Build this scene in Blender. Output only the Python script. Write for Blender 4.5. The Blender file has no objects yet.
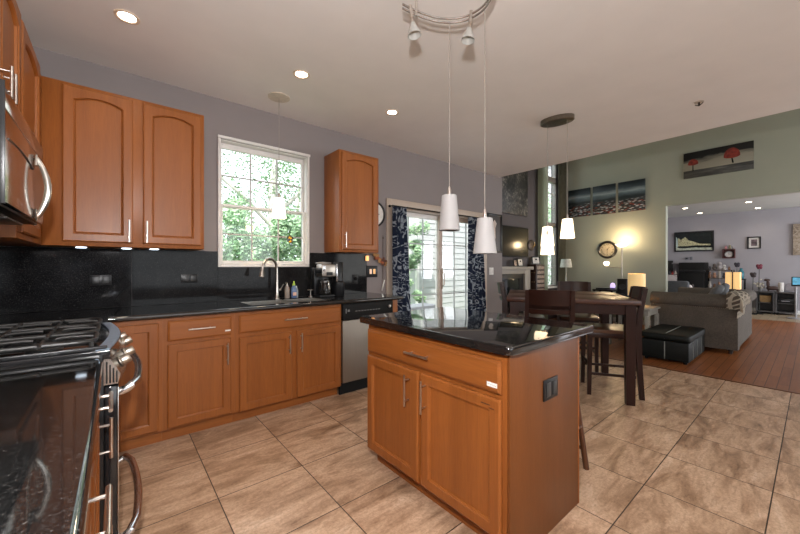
import bpy, bmesh, math, random
from math import sin, cos, pi, radians as R
from mathutils import Matrix, Vector
random.seed(7)
S = bpy.context.scene
C = S.collection

# ------------------------------------------------------------------ camera
cd = bpy.data.cameras.new('camera'); cam = bpy.data.objects.new('camera', cd); C.objects.link(cam)
cam.location = (0, 0, 1.237); cam.rotation_euler = (R(90), 0, R(-39.68))
cd.sensor_width = 36; cd.lens = 344.2 / 800 * 36; cd.shift_y = -1 / 800; cd.clip_start = .02
S.camera = cam
# ------------------------------------------------------------------ sky, sun, added fill lamps and flash
W = bpy.data.worlds.new('sky'); S.world = W; W.use_nodes = True
bg = W.node_tree.nodes['Background']; bg.inputs['Color'].default_value = (.86, .94, 1, 1); bg.inputs['Strength'].default_value = 2.3
def lamp(name, kind, loc, energy, color=(1, 1, 1), rot=(0, 0, 0), **kw):
    l = bpy.data.lights.new(name, kind); l.energy = energy; l.color = color
    for k, v in kw.items(): setattr(l, k, v)
    o = bpy.data.objects.new(name, l); C.objects.link(o); o.location = loc; o.rotation_euler = rot
    return o
sun = lamp('sun_light', 'SUN', (3, 0, 12), 4.5, (1, .97, .9), angle=R(1)); sun.rotation_euler = Vector((.55, .45, -.7)).to_track_quat('-Z', 'Y').to_euler()
# area lamps added before unseen rear openings to brighten the rooms
lamp('rear_fill_lamp', 'AREA', (2.0, -3.35, 1.55), 14, (1, .95, .9), (R(114), 0, 0), shape='RECTANGLE', size=3.4, size_y=1.7)
lamp('family_fill_lamp', 'AREA', (7.0, -3.35, 1.6), 46, (1, .95, .86), (R(105), 0, 0), shape='RECTANGLE', size=2.4, size_y=1.9)
lamp('office_fill_lamp', 'AREA', (11.2, -3.35, 1.5), 150, (.9, .93, 1), (R(90), 0, 0), shape='RECTANGLE', size=2.6, size_y=1.6)
# the photographer's flash, held at the viewpoint (it casts the rail light's shadow on the ceiling)
lamp('flash', 'POINT', (-.03, .0, 1.62), 128, (1, .985, .98), shadow_soft_size=.04)
S.view_settings.view_transform = 'Standard'; S.view_settings.look = 'None'
S.view_settings.gamma = 1; S.view_settings.use_curve_mapping = False
S.view_settings.exposure = 0.36
S.cycles.use_denoising = True
S.cycles.sample_clamp_indirect = 6
S.cycles.max_bounces = 10; S.cycles.transparent_max_bounces = 16

# ------------------------------------------------------------------ materials
MATS = {}
class NT:
    def __init__(s, name):
        m = bpy.data.materials.new(name); m.use_nodes = True; s.m = m; s.t = m.node_tree; s.b = s.t.nodes['Principled BSDF']
    def n(s, kind, **kw):
        d = s.t.nodes.new(kind)
        for k, v in kw.items():
            if k in d.inputs: d.inputs[k].default_value = v
            else: setattr(d, k, v)
        return d
    def l(s, a, b): s.t.links.new(a, b)
    def coord(s, scale=(1, 1, 1), rot=(0, 0, 0), loc=(0, 0, 0), kind='Object'):
        tc = s.n('ShaderNodeTexCoord'); mp = s.n('ShaderNodeMapping')
        mp.inputs['Scale'].default_value = scale; mp.inputs['Rotation'].default_value = rot; mp.inputs['Location'].default_value = loc
        s.l(tc.outputs[kind], mp.inputs['Vector']); return mp.outputs['Vector']
    def noise(s, vec, scale=5, detail=4, rough=.55, dist=0):
        d = s.n('ShaderNodeTexNoise'); d.inputs['Scale'].default_value = scale; d.inputs['Detail'].default_value = detail
        d.inputs['Roughness'].default_value = rough; d.inputs['Distortion'].default_value = dist
        if vec is not None: s.l(vec, d.inputs['Vector'])
        return d.outputs['Fac']
    def ramp(s, fac, stops, interp='LINEAR'):
        d = s.n('ShaderNodeValToRGB'); e = d.color_ramp.elements; d.color_ramp.interpolation = interp
        while len(e) < len(stops): e.new(.5)
        for q, (p, c) in zip(e, stops): q.position = p; q.color = (*c, 1) if len(c) == 3 else c
        s.l(fac, d.inputs['Fac']); return d.outputs['Color']
    def mix(s, a, b, fac=.5, mode='MIX'):
        d = s.n('ShaderNodeMix', data_type='RGBA', blend_type=mode)
        for key, x in (('Factor', fac), ('A', a), ('B', b)):
            i = {'Factor': 0, 'A': 6, 'B': 7}[key]
            if isinstance(x, (int, float)): d.inputs[i].default_value = x
            elif isinstance(x, tuple): d.inputs[i].default_value = (*x, 1)
            else: s.l(x, d.inputs[i])
        return d.outputs[2]
    def base(s, c): s.l(c, s.b.inputs['Base Color'])
    def bump(s, fac, strength=.2, dist=.002):
        d = s.n('ShaderNodeBump'); d.inputs['Strength'].default_value = strength; d.inputs['Distance'].default_value = dist
        s.l(fac, d.inputs['Height']); s.l(d.outputs['Normal'], s.b.inputs['Normal'])
    def set(s, **kw):
        for k, v in kw.items():
            k = k.replace('_', ' ')
            s.b.inputs[k].default_value = v
        return s
def hexc(r, g, b):
    f = lambda v: (v / 255 / 12.92) if v / 255 <= .04045 else ((v / 255 + .055) / 1.055) ** 2.4
    return (f(r), f(g), f(b))
def plain(name, c, rough=.5, metal=0, var=.12, scale=30, bump=0, emit=0, ecol=None, **kw):
    if name in MATS: return MATS[name]
    t = NT(name); v = t.coord()
    f = t.noise(v, scale, 3)
    lo = tuple(x * (1 - var) for x in c); hi = tuple(min(1, x * (1 + var)) for x in c)
    t.base(t.ramp(f, [(.3, lo), (.7, hi)])); t.set(Roughness=rough, Metallic=metal)
    if bump: t.bump(f, bump)
    if emit:
        t.b.inputs['Emission Color'].default_value = (*(ecol or c), 1); t.b.inputs['Emission Strength'].default_value = emit
    for k, x in kw.items(): t.b.inputs[k.replace('_', ' ')].default_value = x
    MATS[name] = t.m; return t.m
def wood(name, dark, light, axis='z', rough=.4, fine=1.0, coat=.06, bump=.05, spec=.36):
    if name in MATS: return MATS[name]
    t = NT(name)
    sc = {'z': (14, 14, .9), 'x': (.9, 14, 14), 'y': (14, .9, 14)}[axis]
    v = t.coord(tuple(q * fine for q in sc))
    a = t.noise(v, 1.6, 6, .6, .6)
    v2 = t.coord(tuple(q * .25 * fine for q in sc), loc=(3, 1, 2)); b = t.noise(v2, 2.0, 3, .5, .3)
    v3 = t.coord(tuple(q * 5 * fine for q in sc)); c = t.noise(v3, 2.5, 2)
    col = t.ramp(a, [(.25, dark), (.75, light)])
    mid = tuple((p + q) / 2 for p, q in zip(dark, light))
    col = t.mix(col, t.ramp(b, [(.3, tuple(q * .78 for q in mid)), (.7, tuple(min(1, q * 1.15) for q in mid))]), .5)
    col = t.mix(col, t.ramp(c, [(.35, (.82, .8, .78)), (.6, (1, 1, 1))]), .55, 'MULTIPLY')
    t.base(col); t.set(Roughness=rough, Specular_IOR_Level=spec, Coat_Weight=coat, Coat_Roughness=.25)
    if bump: t.bump(c, bump, .0006)
    MATS[name] = t.m; return t.m
MAPLE = (.215, .062, .0125), (.355, .116, .024)
def maple(axis): return wood('maple_' + axis, *MAPLE, axis=axis)
def darkwood(axis): return wood('espresso_' + axis, (.013, .0045, .003), (.036, .012, .008), axis=axis, rough=.36, coat=.0, bump=0, spec=.28)
def steel(name='brushed_steel', c=(.62, .6, .57), rough=.26, axis='x'):
    if name in MATS: return MATS[name]
    t = NT(name); sc = {'z': (200, 200, 2), 'x': (2, 200, 200), 'y': (200, 2, 200)}[axis]
    f = t.noise(t.coord(sc), 1.5, 3)
    t.base(t.ramp(f, [(.3, tuple(q * .88 for q in c)), (.7, c)])); t.set(Metallic=1, Roughness=rough); t.bump(f, .06, .0004)
    MATS[name] = t.m; return t.m
def granite():
    if 'granite' in MATS: return MATS['granite']
    t = NT('granite'); v = t.coord()
    a = t.noise(v, 160, 2, .7); b = t.noise(v, 9, 4)
    vo = t.n('ShaderNodeTexVoronoi', Scale=260.0); t.l(v, vo.inputs['Vector'])
    col = t.ramp(a, [(.5, (.006, .006, .006)), (.68, (.028, .027, .026)), (.78, (.16, .15, .14))])
    col = t.mix(col, t.ramp(vo.outputs['Distance'], [(.0, (.10, .10, .095)), (.16, (.008, .008, .008))]), t.ramp(b, [(.35, (0, 0, 0)), (.7, (.5, .5, .5))]))
    t.base(col); t.set(Roughness=.05, Specular_IOR_Level=.85)
    MATS['granite'] = t.m; return t.m
def granite_slab():
    # the honed slabs of the splashback: duller than the worktop and blotched
    if 'granite_slab' in MATS: return MATS['granite_slab']
    t = NT('granite_slab'); v = t.coord()
    a = t.noise(v, 150, 2, .75); b = t.noise(v, 5, 5)
    col = t.ramp(a, [(.45, (.005, .005, .006)), (.62, (.022, .021, .02)), (.76, (.12, .115, .11))])
    col = t.mix(col, t.ramp(b, [(.35, (.004, .004, .005)), (.75, (.028, .028, .029))]), .4)
    t.base(col); t.set(Roughness=.07, Specular_IOR_Level=.11)
    MATS['granite_slab'] = t.m; return t.m
def glass(name='window_glass'):
    if name in MATS: return MATS[name]
    t = NT(name); tr = t.n('ShaderNodeBsdfTransparent'); gl = t.n('ShaderNodeBsdfGlossy'); gl.inputs['Roughness'].default_value = .01
    lw = t.n('ShaderNodeLayerWeight'); pw = t.n('ShaderNodeMath', operation='POWER'); pw.inputs[1].default_value = 5; t.l(lw.outputs['Facing'], pw.inputs[0]); fr = t.n('ShaderNodeMath', operation='MULTIPLY_ADD'); t.l(pw.outputs[0], fr.inputs[0]); fr.inputs[1].default_value = .9; fr.inputs[2].default_value = .03; mx = t.n('ShaderNodeMixShader')
    t.l(fr.outputs[0], mx.inputs[0]); t.l(tr.outputs[0], mx.inputs[1]); t.l(gl.outputs[0], mx.inputs[2])
    t.l(mx.outputs[0], t.t.nodes['Material Output'].inputs['Surface'])
    MATS[name] = t.m; return t.m
def paint(name, c, rough=.7): return plain(name, c, rough, var=.025, scale=3)
def emitter(name, c, strength):
    return plain(name, c, .5, var=.02, emit=strength, ecol=c)
def translucent_shade(name, c, strength):
    return plain(name, c, .55, var=.03, scale=12, emit=strength, ecol=c)
NICKEL = plain('satin_nickel', (.62, .57, .52), .28, 1, var=.06)
BLACK = plain('black_plastic', (.009, .009, .010), .32, Specular_IOR_Level=.35)
BLACKM = plain('black_matte', (.008, .008, .008), .6, Specular_IOR_Level=.2)
WHITE = plain('white_paint', (.78, .76, .73), .4, var=.03)

# ------------------------------------------------------------------ geometry helpers
class MB:
    def __init__(s): s.bm = bmesh.new(); s.mi = 0
    def _add(s, t, M=None):
        if M is not None: t.transform(M)
        for f in t.faces: f.material_index = s.mi
        me = bpy.data.meshes.new('tmp'); t.to_mesh(me); t.free(); s.bm.from_mesh(me); bpy.data.meshes.remove(me); return s
    def box(s, a, b, bev=0, seg=2, M=None):
        t = bmesh.new(); x0, y0, z0 = a; x1, y1, z1 = b
        v = [t.verts.new(p) for p in ((x0, y0, z0), (x1, y0, z0), (x1, y1, z0), (x0, y1, z0), (x0, y0, z1), (x1, y0, z1), (x1, y1, z1), (x0, y1, z1))]
        for f in ((0, 3, 2, 1), (4, 5, 6, 7), (0, 1, 5, 4), (1, 2, 6, 5), (2, 3, 7, 6), (3, 0, 4, 7)): t.faces.new([v[i] for i in f])
        if bev: bmesh.ops.bevel(t, geom=t.edges[:], offset=bev, segments=seg, affect='EDGES', profile=.5)
        bmesh.ops.recalc_face_normals(t, faces=t.faces[:])
        return s._add(t, M)
    def tube(s, pts, r, n=10, closed=False, M=None, flat=1.0):
        t = bmesh.new(); P = [Vector(p) for p in pts]; m = len(P); rings = []
        rr = r if isinstance(r, (list, tuple)) else [r] * m
        up = None
        for i in range(m):
            if closed: d = P[(i + 1) % m] - P[i - 1]
            else: d = P[min(i + 1, m - 1)] - P[max(i - 1, 0)]
            d.normalize()
            if up is None:
                up = Vector((0, 0, 1)) if abs(d.z) < .9 else Vector((1, 0, 0))
            sd = d.cross(up)
            if sd.length < 1e-6: sd = d.orthogonal()
            sd.normalize(); up = sd.cross(d).normalized()
            rings.append([t.verts.new(P[i] + (sd * cos(2 * pi * k / n) + up * sin(2 * pi * k / n) * flat) * rr[i]) for k in range(n)])
        for i in range(m if closed else m - 1):
            a, b = rings[i], rings[(i + 1) % m]
            for k in range(n): t.faces.new((a[k], a[(k + 1) % n], b[(k + 1) % n], b[k]))
        if not closed: t.faces.new(rings[0][::-1]); t.faces.new(rings[-1])
        bmesh.ops.recalc_face_normals(t, faces=t.faces[:])
        return s._add(t, M)
    def lathe(s, prof, n=28, M=None, close=True, sx=1, sy=1):
        t = bmesh.new(); rings = []
        for r, z in prof:
            if r < 1e-6: rings.append([t.verts.new((0, 0, z))])
            else: rings.append([t.verts.new((r * cos(2 * pi * k / n) * sx, r * sin(2 * pi * k / n) * sy, z)) for k in range(n)])
        for a, b in zip(rings, rings[1:]):
            for k in range(n):
                q = [a[k % len(a)], a[(k + 1) % len(a)], b[(k + 1) % len(b)], b[k % len(b)]]
                q = list(dict.fromkeys(q))
                if len(q) > 2: t.faces.new(q)
        if close:
            if len(rings[0]) > 2: t.faces.new(rings[0][::-1])
            if len(rings[-1]) > 2: t.faces.new(rings[-1])
        bmesh.ops.recalc_face_normals(t, faces=t.faces[:])
        return s._add(t, M)
    def loops(s, L, M=None, cap0=True, cap1=True):
        t = bmesh.new(); V = [[t.verts.new(p) for p in l] for l in L]; n = len(V[0])
        for a, b in zip(V, V[1:]):
            for k in range(n): t.faces.new((a[k], a[(k + 1) % n], b[(k + 1) % n], b[k]))
        if cap0: t.faces.new(V[0][::-1])
        if cap1: t.faces.new(V[-1])
        bmesh.ops.recalc_face_normals(t, faces=t.faces[:])
        return s._add(t, M)
    def prism(s, poly, z0, z1, bev=0, M=None):
        t = bmesh.new(); a = [t.verts.new((x, y, z0)) for x, y in poly]; b = [t.verts.new((x, y, z1)) for x, y in poly]; n = len(a)
        t.faces.new(a[::-1]); top = t.faces.new(b)
        for k in range(n): t.faces.new((a[k], a[(k + 1) % n], b[(k + 1) % n], b[k]))
        if bev:
            ed = [e for f in t.faces if len(f.verts) == n and n > 4 or f in (top,) for e in f.edges]
            ed = list({e for e in t.edges if abs(e.verts[0].co.z - e.verts[1].co.z) < 1e-7})
            bmesh.ops.bevel(t, geom=ed, offset=bev, segments=3, affect='EDGES', profile=.5)
        bmesh.ops.recalc_face_normals(t, faces=t.faces[:])
        return s._add(t, M)
    def puff(s, c, size, e=.45, n=20, M=None, sag=0):
        t = bmesh.new(); a, b, h = (q / 2 for q in size); pw = lambda v, k: math.copysign(abs(v) ** k, v); rows = []
        m = n // 2
        for i in range(m + 1):
            th = -pi / 2 + pi * i / m; row = []
            for k in range(n):
                ph = 2 * pi * k / n
                row.append(t.verts.new((c[0] + a * pw(cos(th), e) * pw(cos(ph), e), c[1] + b * pw(cos(th), e) * pw(sin(ph), e), c[2] + h * pw(sin(th), e * 1.3))))
            rows.append(row)
        for r0, r1 in zip(rows, rows[1:]):
            for k in range(n): t.faces.new((r0[k], r0[(k + 1) % n], r1[(k + 1) % n], r1[k]))
        bmesh.ops.remove_doubles(t, verts=t.verts[:], dist=1e-5)
        bmesh.ops.recalc_face_normals(t, faces=t.faces[:])
        return s._add(t, M)
    def grid(s, f, nu, nv, thick=0, M=None):
        t = bmesh.new(); V = [[t.verts.new(f(i / nu, j / nv)) for j in range(nv + 1)] for i in range(nu + 1)]
        for i in range(nu):
            for j in range(nv): t.faces.new((V[i][j], V[i + 1][j], V[i + 1][j + 1], V[i][j + 1]))
        if thick: bmesh.ops.solidify(t, geom=t.faces[:], thickness=thick)
        bmesh.ops.recalc_face_normals(t, faces=t.faces[:])
        return s._add(t, M)
    def text(s, body, size, M, depth=.001):
        cu = bpy.data.curves.new('txt', 'FONT'); cu.body = body; cu.size = size; cu.extrude = depth; cu.align_x = 'CENTER'; cu.align_y = 'CENTER'
        o = bpy.data.objects.new('txt', cu); C.objects.link(o)
        me = bpy.data.meshes.new_from_object(o.evaluated_get(bpy.context.evaluated_depsgraph_get()))
        t = bmesh.new(); t.from_mesh(me); bpy.data.objects.remove(o); bpy.data.curves.remove(cu); bpy.data.meshes.remove(me)
        return s._add(t, M)
    def build(s, name, mats, parent=None, angle=35, label=None):
        org = Vector((0, 0, 0)); p = parent
        while p is not None: org += Vector(p.location); p = p.parent
        loc = Vector((0, 0, 0))
        if parent is None and len(s.bm.verts):
            xs = [v.co.x for v in s.bm.verts]; ys = [v.co.y for v in s.bm.verts]; zs = [v.co.z for v in s.bm.verts]
            loc = Vector(((min(xs) + max(xs)) / 2, (min(ys) + max(ys)) / 2, min(zs)))
        s.bm.transform(Matrix.Translation(-(org + loc)))
        me = bpy.data.meshes.new(name); s.bm.to_mesh(me); s.bm.free()
        for q in (mats if isinstance(mats, (list, tuple)) else [mats]): me.materials.append(q)
        me.polygons.foreach_set('use_smooth', [True] * len(me.polygons)); me.set_sharp_from_angle(angle=R(angle))
        o = bpy.data.objects.new(name, me); C.objects.link(o); o.location = loc; o.parent = parent
        if label: o['label'] = label
        return o
def T(x, y, z): return Matrix.Translation((x, y, z))
def RZ(a): return Matrix.Rotation(R(a), 4, 'Z')
def RX(a): return Matrix.Rotation(R(a), 4, 'X')
def RY(a): return Matrix.Rotation(R(a), 4, 'Y')
def tag(o, label, cat, group=None, kind=None):
    o['label'] = label; o['category'] = cat
    if group: o['group'] = group
    if kind: o['kind'] = kind
    return o
def thing(name, label, cat, loc=(0, 0, 0), rz=0, group=None):
    o = bpy.data.objects.new(name, None); C.objects.link(o); o.location = loc; o.rotation_euler = (0, 0, R(rz)); o.empty_display_size = .1
    return tag(o, label, cat, group)
def struct(name, mb, m, label=None, cat=None):
    o = mb.build(name, m); o['kind'] = 'structure'
    if label: o['label'] = label
    o['category'] = cat or name.split('_')[0]
    return o
def sgroup(name, label, cat, loc=(0, 0, 0)):
    o = thing(name, label, cat, loc); o['kind'] = 'structure'; return o
def copy_tree(o, parent=None):
    c = o.copy(); C.objects.link(c); c.parent = parent
    for ch in list(o.children): copy_tree(ch, c)
    return c
def solid_with_holes(mb, fixed, u0, u1, z0, z1, holes, th, axis):
    """wall slab; axis 'x': runs along x at y fixed..fixed+th; axis 'y': runs along y at x fixed..fixed+th"""
    us = sorted({u0, u1, *[h[0] for h in holes], *[h[1] for h in holes]}); 
    for a, b in zip(us, us[1:]):
        cut = sorted([(h[2], h[3]) for h in holes if h[0] <= a + 1e-6 and h[1] >= b - 1e-6]); z = z0
        for c0, c1 in cut + [(z1, z1)]:
            if c0 > z + 1e-6:
                lo, hi = min(fixed, fixed + th), max(fixed, fixed + th)
                if axis == 'x': mb.box((a, lo, z), (b, hi, c0))
                else: mb.box((lo, a, z), (hi, b, c0))
            z = max(z, c1)
    return mb

# ------------------------------------------------------------------ THE SHELL
XL, YW, H = -.69, 3.48, 2.77      # stove wall, sink wall, kitchen ceiling
XE, XG, YF, XB = 5.13, 8.6, 3.957, 13.4
def tile_mat():
    t = NT('stone_tile')
    v = t.coord(loc=(-.425, -.147, 0), kind='Object')
    geo = t.n('ShaderNodeNewGeometry'); mp = t.n('ShaderNodeMapping'); mp.inputs['Location'].default_value = (-.425, -.147, 0); t.l(geo.outputs['Position'], mp.inputs['Vector']); v = mp.outputs['Vector']
    br = t.n('ShaderNodeTexBrick', offset=0.0, squash=1.0); t.l(v, br.inputs['Vector'])
    for k, x in (('Scale', 1), ('Mortar Size', .0028), ('Mortar Smooth', .1), ('Bias', 0), ('Brick Width', .47), ('Row Height', .47)): br.inputs[k].default_value = x
    br.inputs['Color1'].default_value = (0, 0, 0, 1); br.inputs['Color2'].default_value = (1, 1, 1, 1); br.inputs['Mortar'].default_value = (.5, .5, .5, 1)
    # every tile shifts the vein pattern
    ad = t.n('ShaderNodeVectorMath', operation='MULTIPLY_ADD'); t.l(br.outputs['Color'], ad.inputs[0]); ad.inputs[1].default_value = (7.3, 4.1, 2.7); t.l(v, ad.inputs[2])
    mv = t.n('ShaderNodeMapping'); mv.inputs['Rotation'].default_value = (0, 0, R(33)); mv.inputs['Scale'].default_value = (2.0, 6.2, 1); t.l(ad.outputs[0], mv.inputs['Vector'])
    a = t.noise(mv.outputs[0], 1.25, 11, .64, .8); mf = t.n('ShaderNodeMapping'); mf.inputs['Rotation'].default_value = (0, 0, R(36)); mf.inputs['Scale'].default_value = (5, 22, 1); t.l(ad.outputs[0], mf.inputs['Vector']); fs = t.noise(mf.outputs[0], 1.6, 6, .65, .9); b = t.noise(v, 60, 5, .75); c = t.noise(ad.outputs[0], 2.2, 3)
    col = t.ramp(a, [(.28, (.22, .128, .074)), (.42, (.44, .28, .175)), (.52, (.60, .405, .268)), (.60, (.68, .475, .325)), (.74, (.84, .65, .49))])
    col = t.mix(col, t.ramp(fs, [(.34, (.60, .52, .46)), (.52, (1, 1, 1))]), .6, 'MULTIPLY')
    col = t.mix(col, t.ramp(b, [(.36, (.62, .57, .52)), (.58, (1, 1, 1))]), .7, 'MULTIPLY')
    col = t.mix(col, t.ramp(c, [(.3, (.86, .84, .82)), (.7, (1.0, 1.0, 1.0))]), .8, 'MULTIPLY')
    col = t.mix(col, (.045, .026, .015), br.outputs['Fac'])
    t.base(col); t.set(Roughness=.34); t.l(t.ramp(b, [(.3, (.3, .3, .3)), (.7, (.46, .46, .46))]), t.b.inputs['Roughness'])
    inv = t.n('ShaderNodeMath', operation='SUBTRACT'); inv.inputs[0].default_value = 1; t.l(br.outputs['Fac'], inv.inputs[1]); t.bump(inv.outputs[0], .4, .002)
    return t.m
def plank_mat(name, dark, light, w=.95, h=.083, rough=.34):
    t = NT(name)
    geo = t.n('ShaderNodeNewGeometry'); v = geo.outputs['Position']
    br = t.n('ShaderNodeTexBrick', offset=.37); t.l(v, br.inputs['Vector'])
    for k, x in (('Scale', 1), ('Mortar Size', .003), ('Mortar Smooth', .1), ('Brick Width', w), ('Row Height', h)): br.inputs[k].default_value = x
    br.inputs['Color1'].default_value = (0, 0, 0, 1); br.inputs['Color2'].default_value = (1, 1, 1, 1)
    mp = t.n('ShaderNodeMapping'); mp.inputs['Scale'].default_value = (1.5, 22, 1); t.l(v, mp.inputs['Vector'])
    a = t.noise(mp.outputs[0], 1.4, 6, .6, .5)
    col = t.mix(t.ramp(a, [(.25, dark), (.75, light)]), t.ramp(br.outputs['Color'], [(0, dark), (1, light)]), .45)
    col = t.mix(col, tuple(q * .3 for q in dark), br.outputs['Fac']); t.base(col); t.set(Roughness=rough, Specular_IOR_Level=.3)
    return t.m
struct('floor', MB().box((XL, -3.4, -.1), (XE - .03, YW, 0)), tile_mat(), 'beige stone tile floor of the kitchen', 'floor')
fm = MB().box((XE - .03, -3.4, -.1), (11.5, YF, 0))
struct('floor_family', fm, plank_mat('red_oak', (.16, .048, .014), (.32, .115, .036)), 'red brown wooden plank floor of the family room', 'floor')
struct('floor_office', MB().box((11.5, -3.4, -.1), (XB, 3.4, .0)), plank_mat('pale_oak', (.22, .16, .10), (.42, .34, .24), 1.2, .14), 'pale plank floor along the far office wall', 'floor')
struct('ceiling', MB().box((XL, -3.4, H), (XE, YW + .15, H + .25)), paint('ceiling_paint', (.76, .71, .675), .8), 'cream kitchen ceiling', 'ceiling')
struct('ceiling_family', MB().box((XE, -3.4, 5.3), (XG + .15, YF + .15, 5.5)), paint('ceiling_family_paint', (.6, .58, .54)), 'high ceiling of the family room', 'ceiling')
struct('ceiling_office', MB().box((XG + .15, -3.4, 2.75), (XB, 3.4, 2.95)), paint('ceiling_office_paint', (.56, .57, .54)), 'office ceiling with small downlights', 'ceiling')
MAUVE = paint('mauve_paint', (.235, .203, .198))
TAUPE = paint('taupe_paint', (.30, .265, .265))
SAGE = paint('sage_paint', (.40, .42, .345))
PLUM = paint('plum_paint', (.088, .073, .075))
LILAC = paint('lilac_paint', (.33, .315, .335))
struct('wall_left', MB().box((XL - .15, -3.4, 0), (XL, YW + .15, H)), MAUVE, 'mauve wall behind the cooker', 'wall')
WIN = (.746, 1.591, 1.25, 2.404); DOOR = (2.735, 4.66, .0, 2.02)
struct('wall_sink', solid_with_holes(MB(), YW, XL, 5.2, 0, H + .25, [WIN, DOOR], .15, 'x'), MAUVE, 'mauve wall with kitchen window and patio door', 'wall')
FW = (7.42, 8.2, .76, 4.3)
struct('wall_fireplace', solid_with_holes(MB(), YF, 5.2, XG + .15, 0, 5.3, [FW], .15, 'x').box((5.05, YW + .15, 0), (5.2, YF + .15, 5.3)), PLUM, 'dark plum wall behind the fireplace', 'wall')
struct('wall_family', solid_with_holes(MB(), XG, -3.4, YF, 0, 5.3, [(-2.6, 1.93, 0, 2.455)], .15, 'y'), SAGE, 'sage green wall with the wide office opening', 'wall')
struct('wall_office', MB().box((XB, -3.4, 0), (XB + .15, 3.4, 2.75)), LILAC, 'lilac far wall of the office', 'wall')
struct('wall_office_side', MB().box((XG + .15, 3.25, 0), (XB, 3.4, 2.75)), LILAC, 'lilac side wall of the office', 'wall')
rw = solid_with_holes(MB(), -3.55, XL - .15, XB + .15, 0, 5.3, [(.3, 3.7, .7, 2.4), (5.8, 8.2, .65, 2.55), (9.9, 12.5, .7, 2.3)], .15, 'x')  # openings are made up, to bring in light from behind the camera
struct('wall_rear', rw, MAUVE, 'unseen wall behind the viewpoint with openings added for light', 'wall')
struct('wall_above', MB().box((XE - .15, -3.4, H + .25), (XE, YW + .15, 5.3)), SAGE, 'upper wall over the kitchen opening', 'wall')
bb = WHITE
struct('baseboard_sink', MB().box((4.76, YW - .016, 0), (5.2, YW - .001, .09), .003), bb, 'white baseboard beside the patio door', 'baseboard')
struct('baseboard_family', MB().box((XG - .016, 1.95, 0), (XG - .001, YF - .02, .1), .003), bb, 'white baseboard under the sage wall', 'baseboard')
struct('baseboard_office', MB().box((XB - .016, -3.3, 0), (XB - .001, 3.2, .1), .003), bb, 'white baseboard of the office', 'baseboard')
struct('trim_1', MB().box((XE - .05, -3.4, -.005), (XE - .01, YW, .006), .002), wood('threshold_wood', (.12, .045, .02), (.2, .08, .04), 'y'), 'wooden threshold strip between tile and planks', 'trim')

# kitchen window ---------------------------------------------------
VINYL = plain('white_vinyl', (.72, .69, .66), .35, var=.03)
w1 = sgroup('window_1', 'white double hung kitchen window over the sink', 'window', ((WIN[0] + WIN[1]) / 2, YW, WIN[2]))
def rect_ring(mb, x0, x1, z0, z1, wid, y0, y1, bev=.003):
    mb.box((x0, y0, z0), (x0 + wid, y1, z1), bev); mb.box((x1 - wid, y0, z0), (x1, y1, z1), bev)
    mb.box((x0 + wid, y0, z1 - wid), (x1 - wid, y1, z1), bev); mb.box((x0 + wid, y0, z0), (x1 - wid, y1, z0 + wid), bev); return mb
m = MB(); rect_ring(m, .726, 1.612, 1.228, 2.428, .021, YW - .016, YW - .0005, .002)
m.box((.722, YW - .03, 2.405), (1.616, YW - .0165, 2.43), .003)
m.build('window_casing', VINYL, w1)
rect_ring(MB(), WIN[0], WIN[1], WIN[2], WIN[3], .007, YW, YW + .12).build('window_frame', VINYL, w1)
for k, (z0, z1, yo) in enumerate(((1.79, 2.395, .075), (1.258, 1.818, .035))):
    sash = rect_ring(MB(), .754, 1.583, z0, z1, .022, YW + yo, YW + yo + .035).box((.776, YW + yo + .001, z1 - .05 if k == 0 else z0 + .022), (1.561, YW + yo + .034, z1 - .022 if k == 0 else z0 + .03)).build('window_sash', VINYL, w1)
    g = MB()
    for q in (1, 2): x = .776 + .785 * q / 3; g.box((x - .006, YW + yo + .010, z0 + .022), (x + .006, YW + yo + .025, z1 - .022))
    zm = (z0 + z1) / 2; g.box((.776, YW + yo + .0105, zm - .006), (1.561, YW + yo + .0245, zm + .006))
    g.build('muntin', plain('muntin_greige', (.42, .39, .37), .45, var=.03), sash)
    MB().box((.776, YW + yo + .016, z0 + .022), (1.561, YW + yo + .019, z1 - .022)).build('window_pane', glass(), sash)
# patio door --------------------------------------------------------
d1 = sgroup('door_1', 'sliding glass patio door with white grilles', 'door', (3.7, YW, 0))
CAS = plain('door_casing_paint', (.48, .39, .315), .45, var=.03)
m = MB(); m.box((2.655, YW - .02, 0), (2.735, YW - .001, 2.1), .004); m.box((4.66, YW - .02, 0), (4.74, YW - .001, 2.1), .004); m.box((2.735, YW - .02, 2.02), (4.66, YW - .001, 2.1), .004)
m.build('door_casing', CAS, d1)
m = MB(); m.box((2.735, YW, 0), (2.775, YW + .13, 2.02)); m.box((4.62, YW, 0), (4.66, YW + .13, 2.02)); m.box((2.775, YW, 1.975), (4.62, YW + .13, 2.02)); m.box((2.775, YW + .005, 0), (4.62, YW + .13, .035))
m.build('door_frame', plain('door_frame_tan', (.40, .335, .28), .4, var=.03), d1)
for k, (x0, x1, yo) in enumerate(((2.775, 3.73, .08), (3.665, 4.62, .03))):
    leaf = rect_ring(MB(), x0, x1, .035, 1.975, .062, YW + yo, YW + yo + .04, .004).build('door_leaf', VINYL if k == 0 else plain('door_leaf_roomlit', (.46, .36, .30), .4, var=.03), d1)  # second leaf tinted brown to stand for room light falling on it
    g = MB()
    for q in (1, 2): x = x0 + .062 + (x1 - x0 - .124) * q / 3; g.box((x - .008, YW + yo + .012, .097), (x + .008, YW + yo + .028, 1.913))
    for q in range(1, 5): z = .097 + 1.816 * q / 5; g.box((x0 + .062, YW + yo + .0125, z - .008), (x1 - .062, YW + yo + .0275, z + .008))
    g.build('muntin', plain('grille_grey', (.42, .44, .44), .4), leaf)
    MB().box((x0 + .062, YW + yo + .0185, .097), (x1 - .062, YW + yo + .0215, 1.913)).build('window_pane', glass(), leaf)
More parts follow.
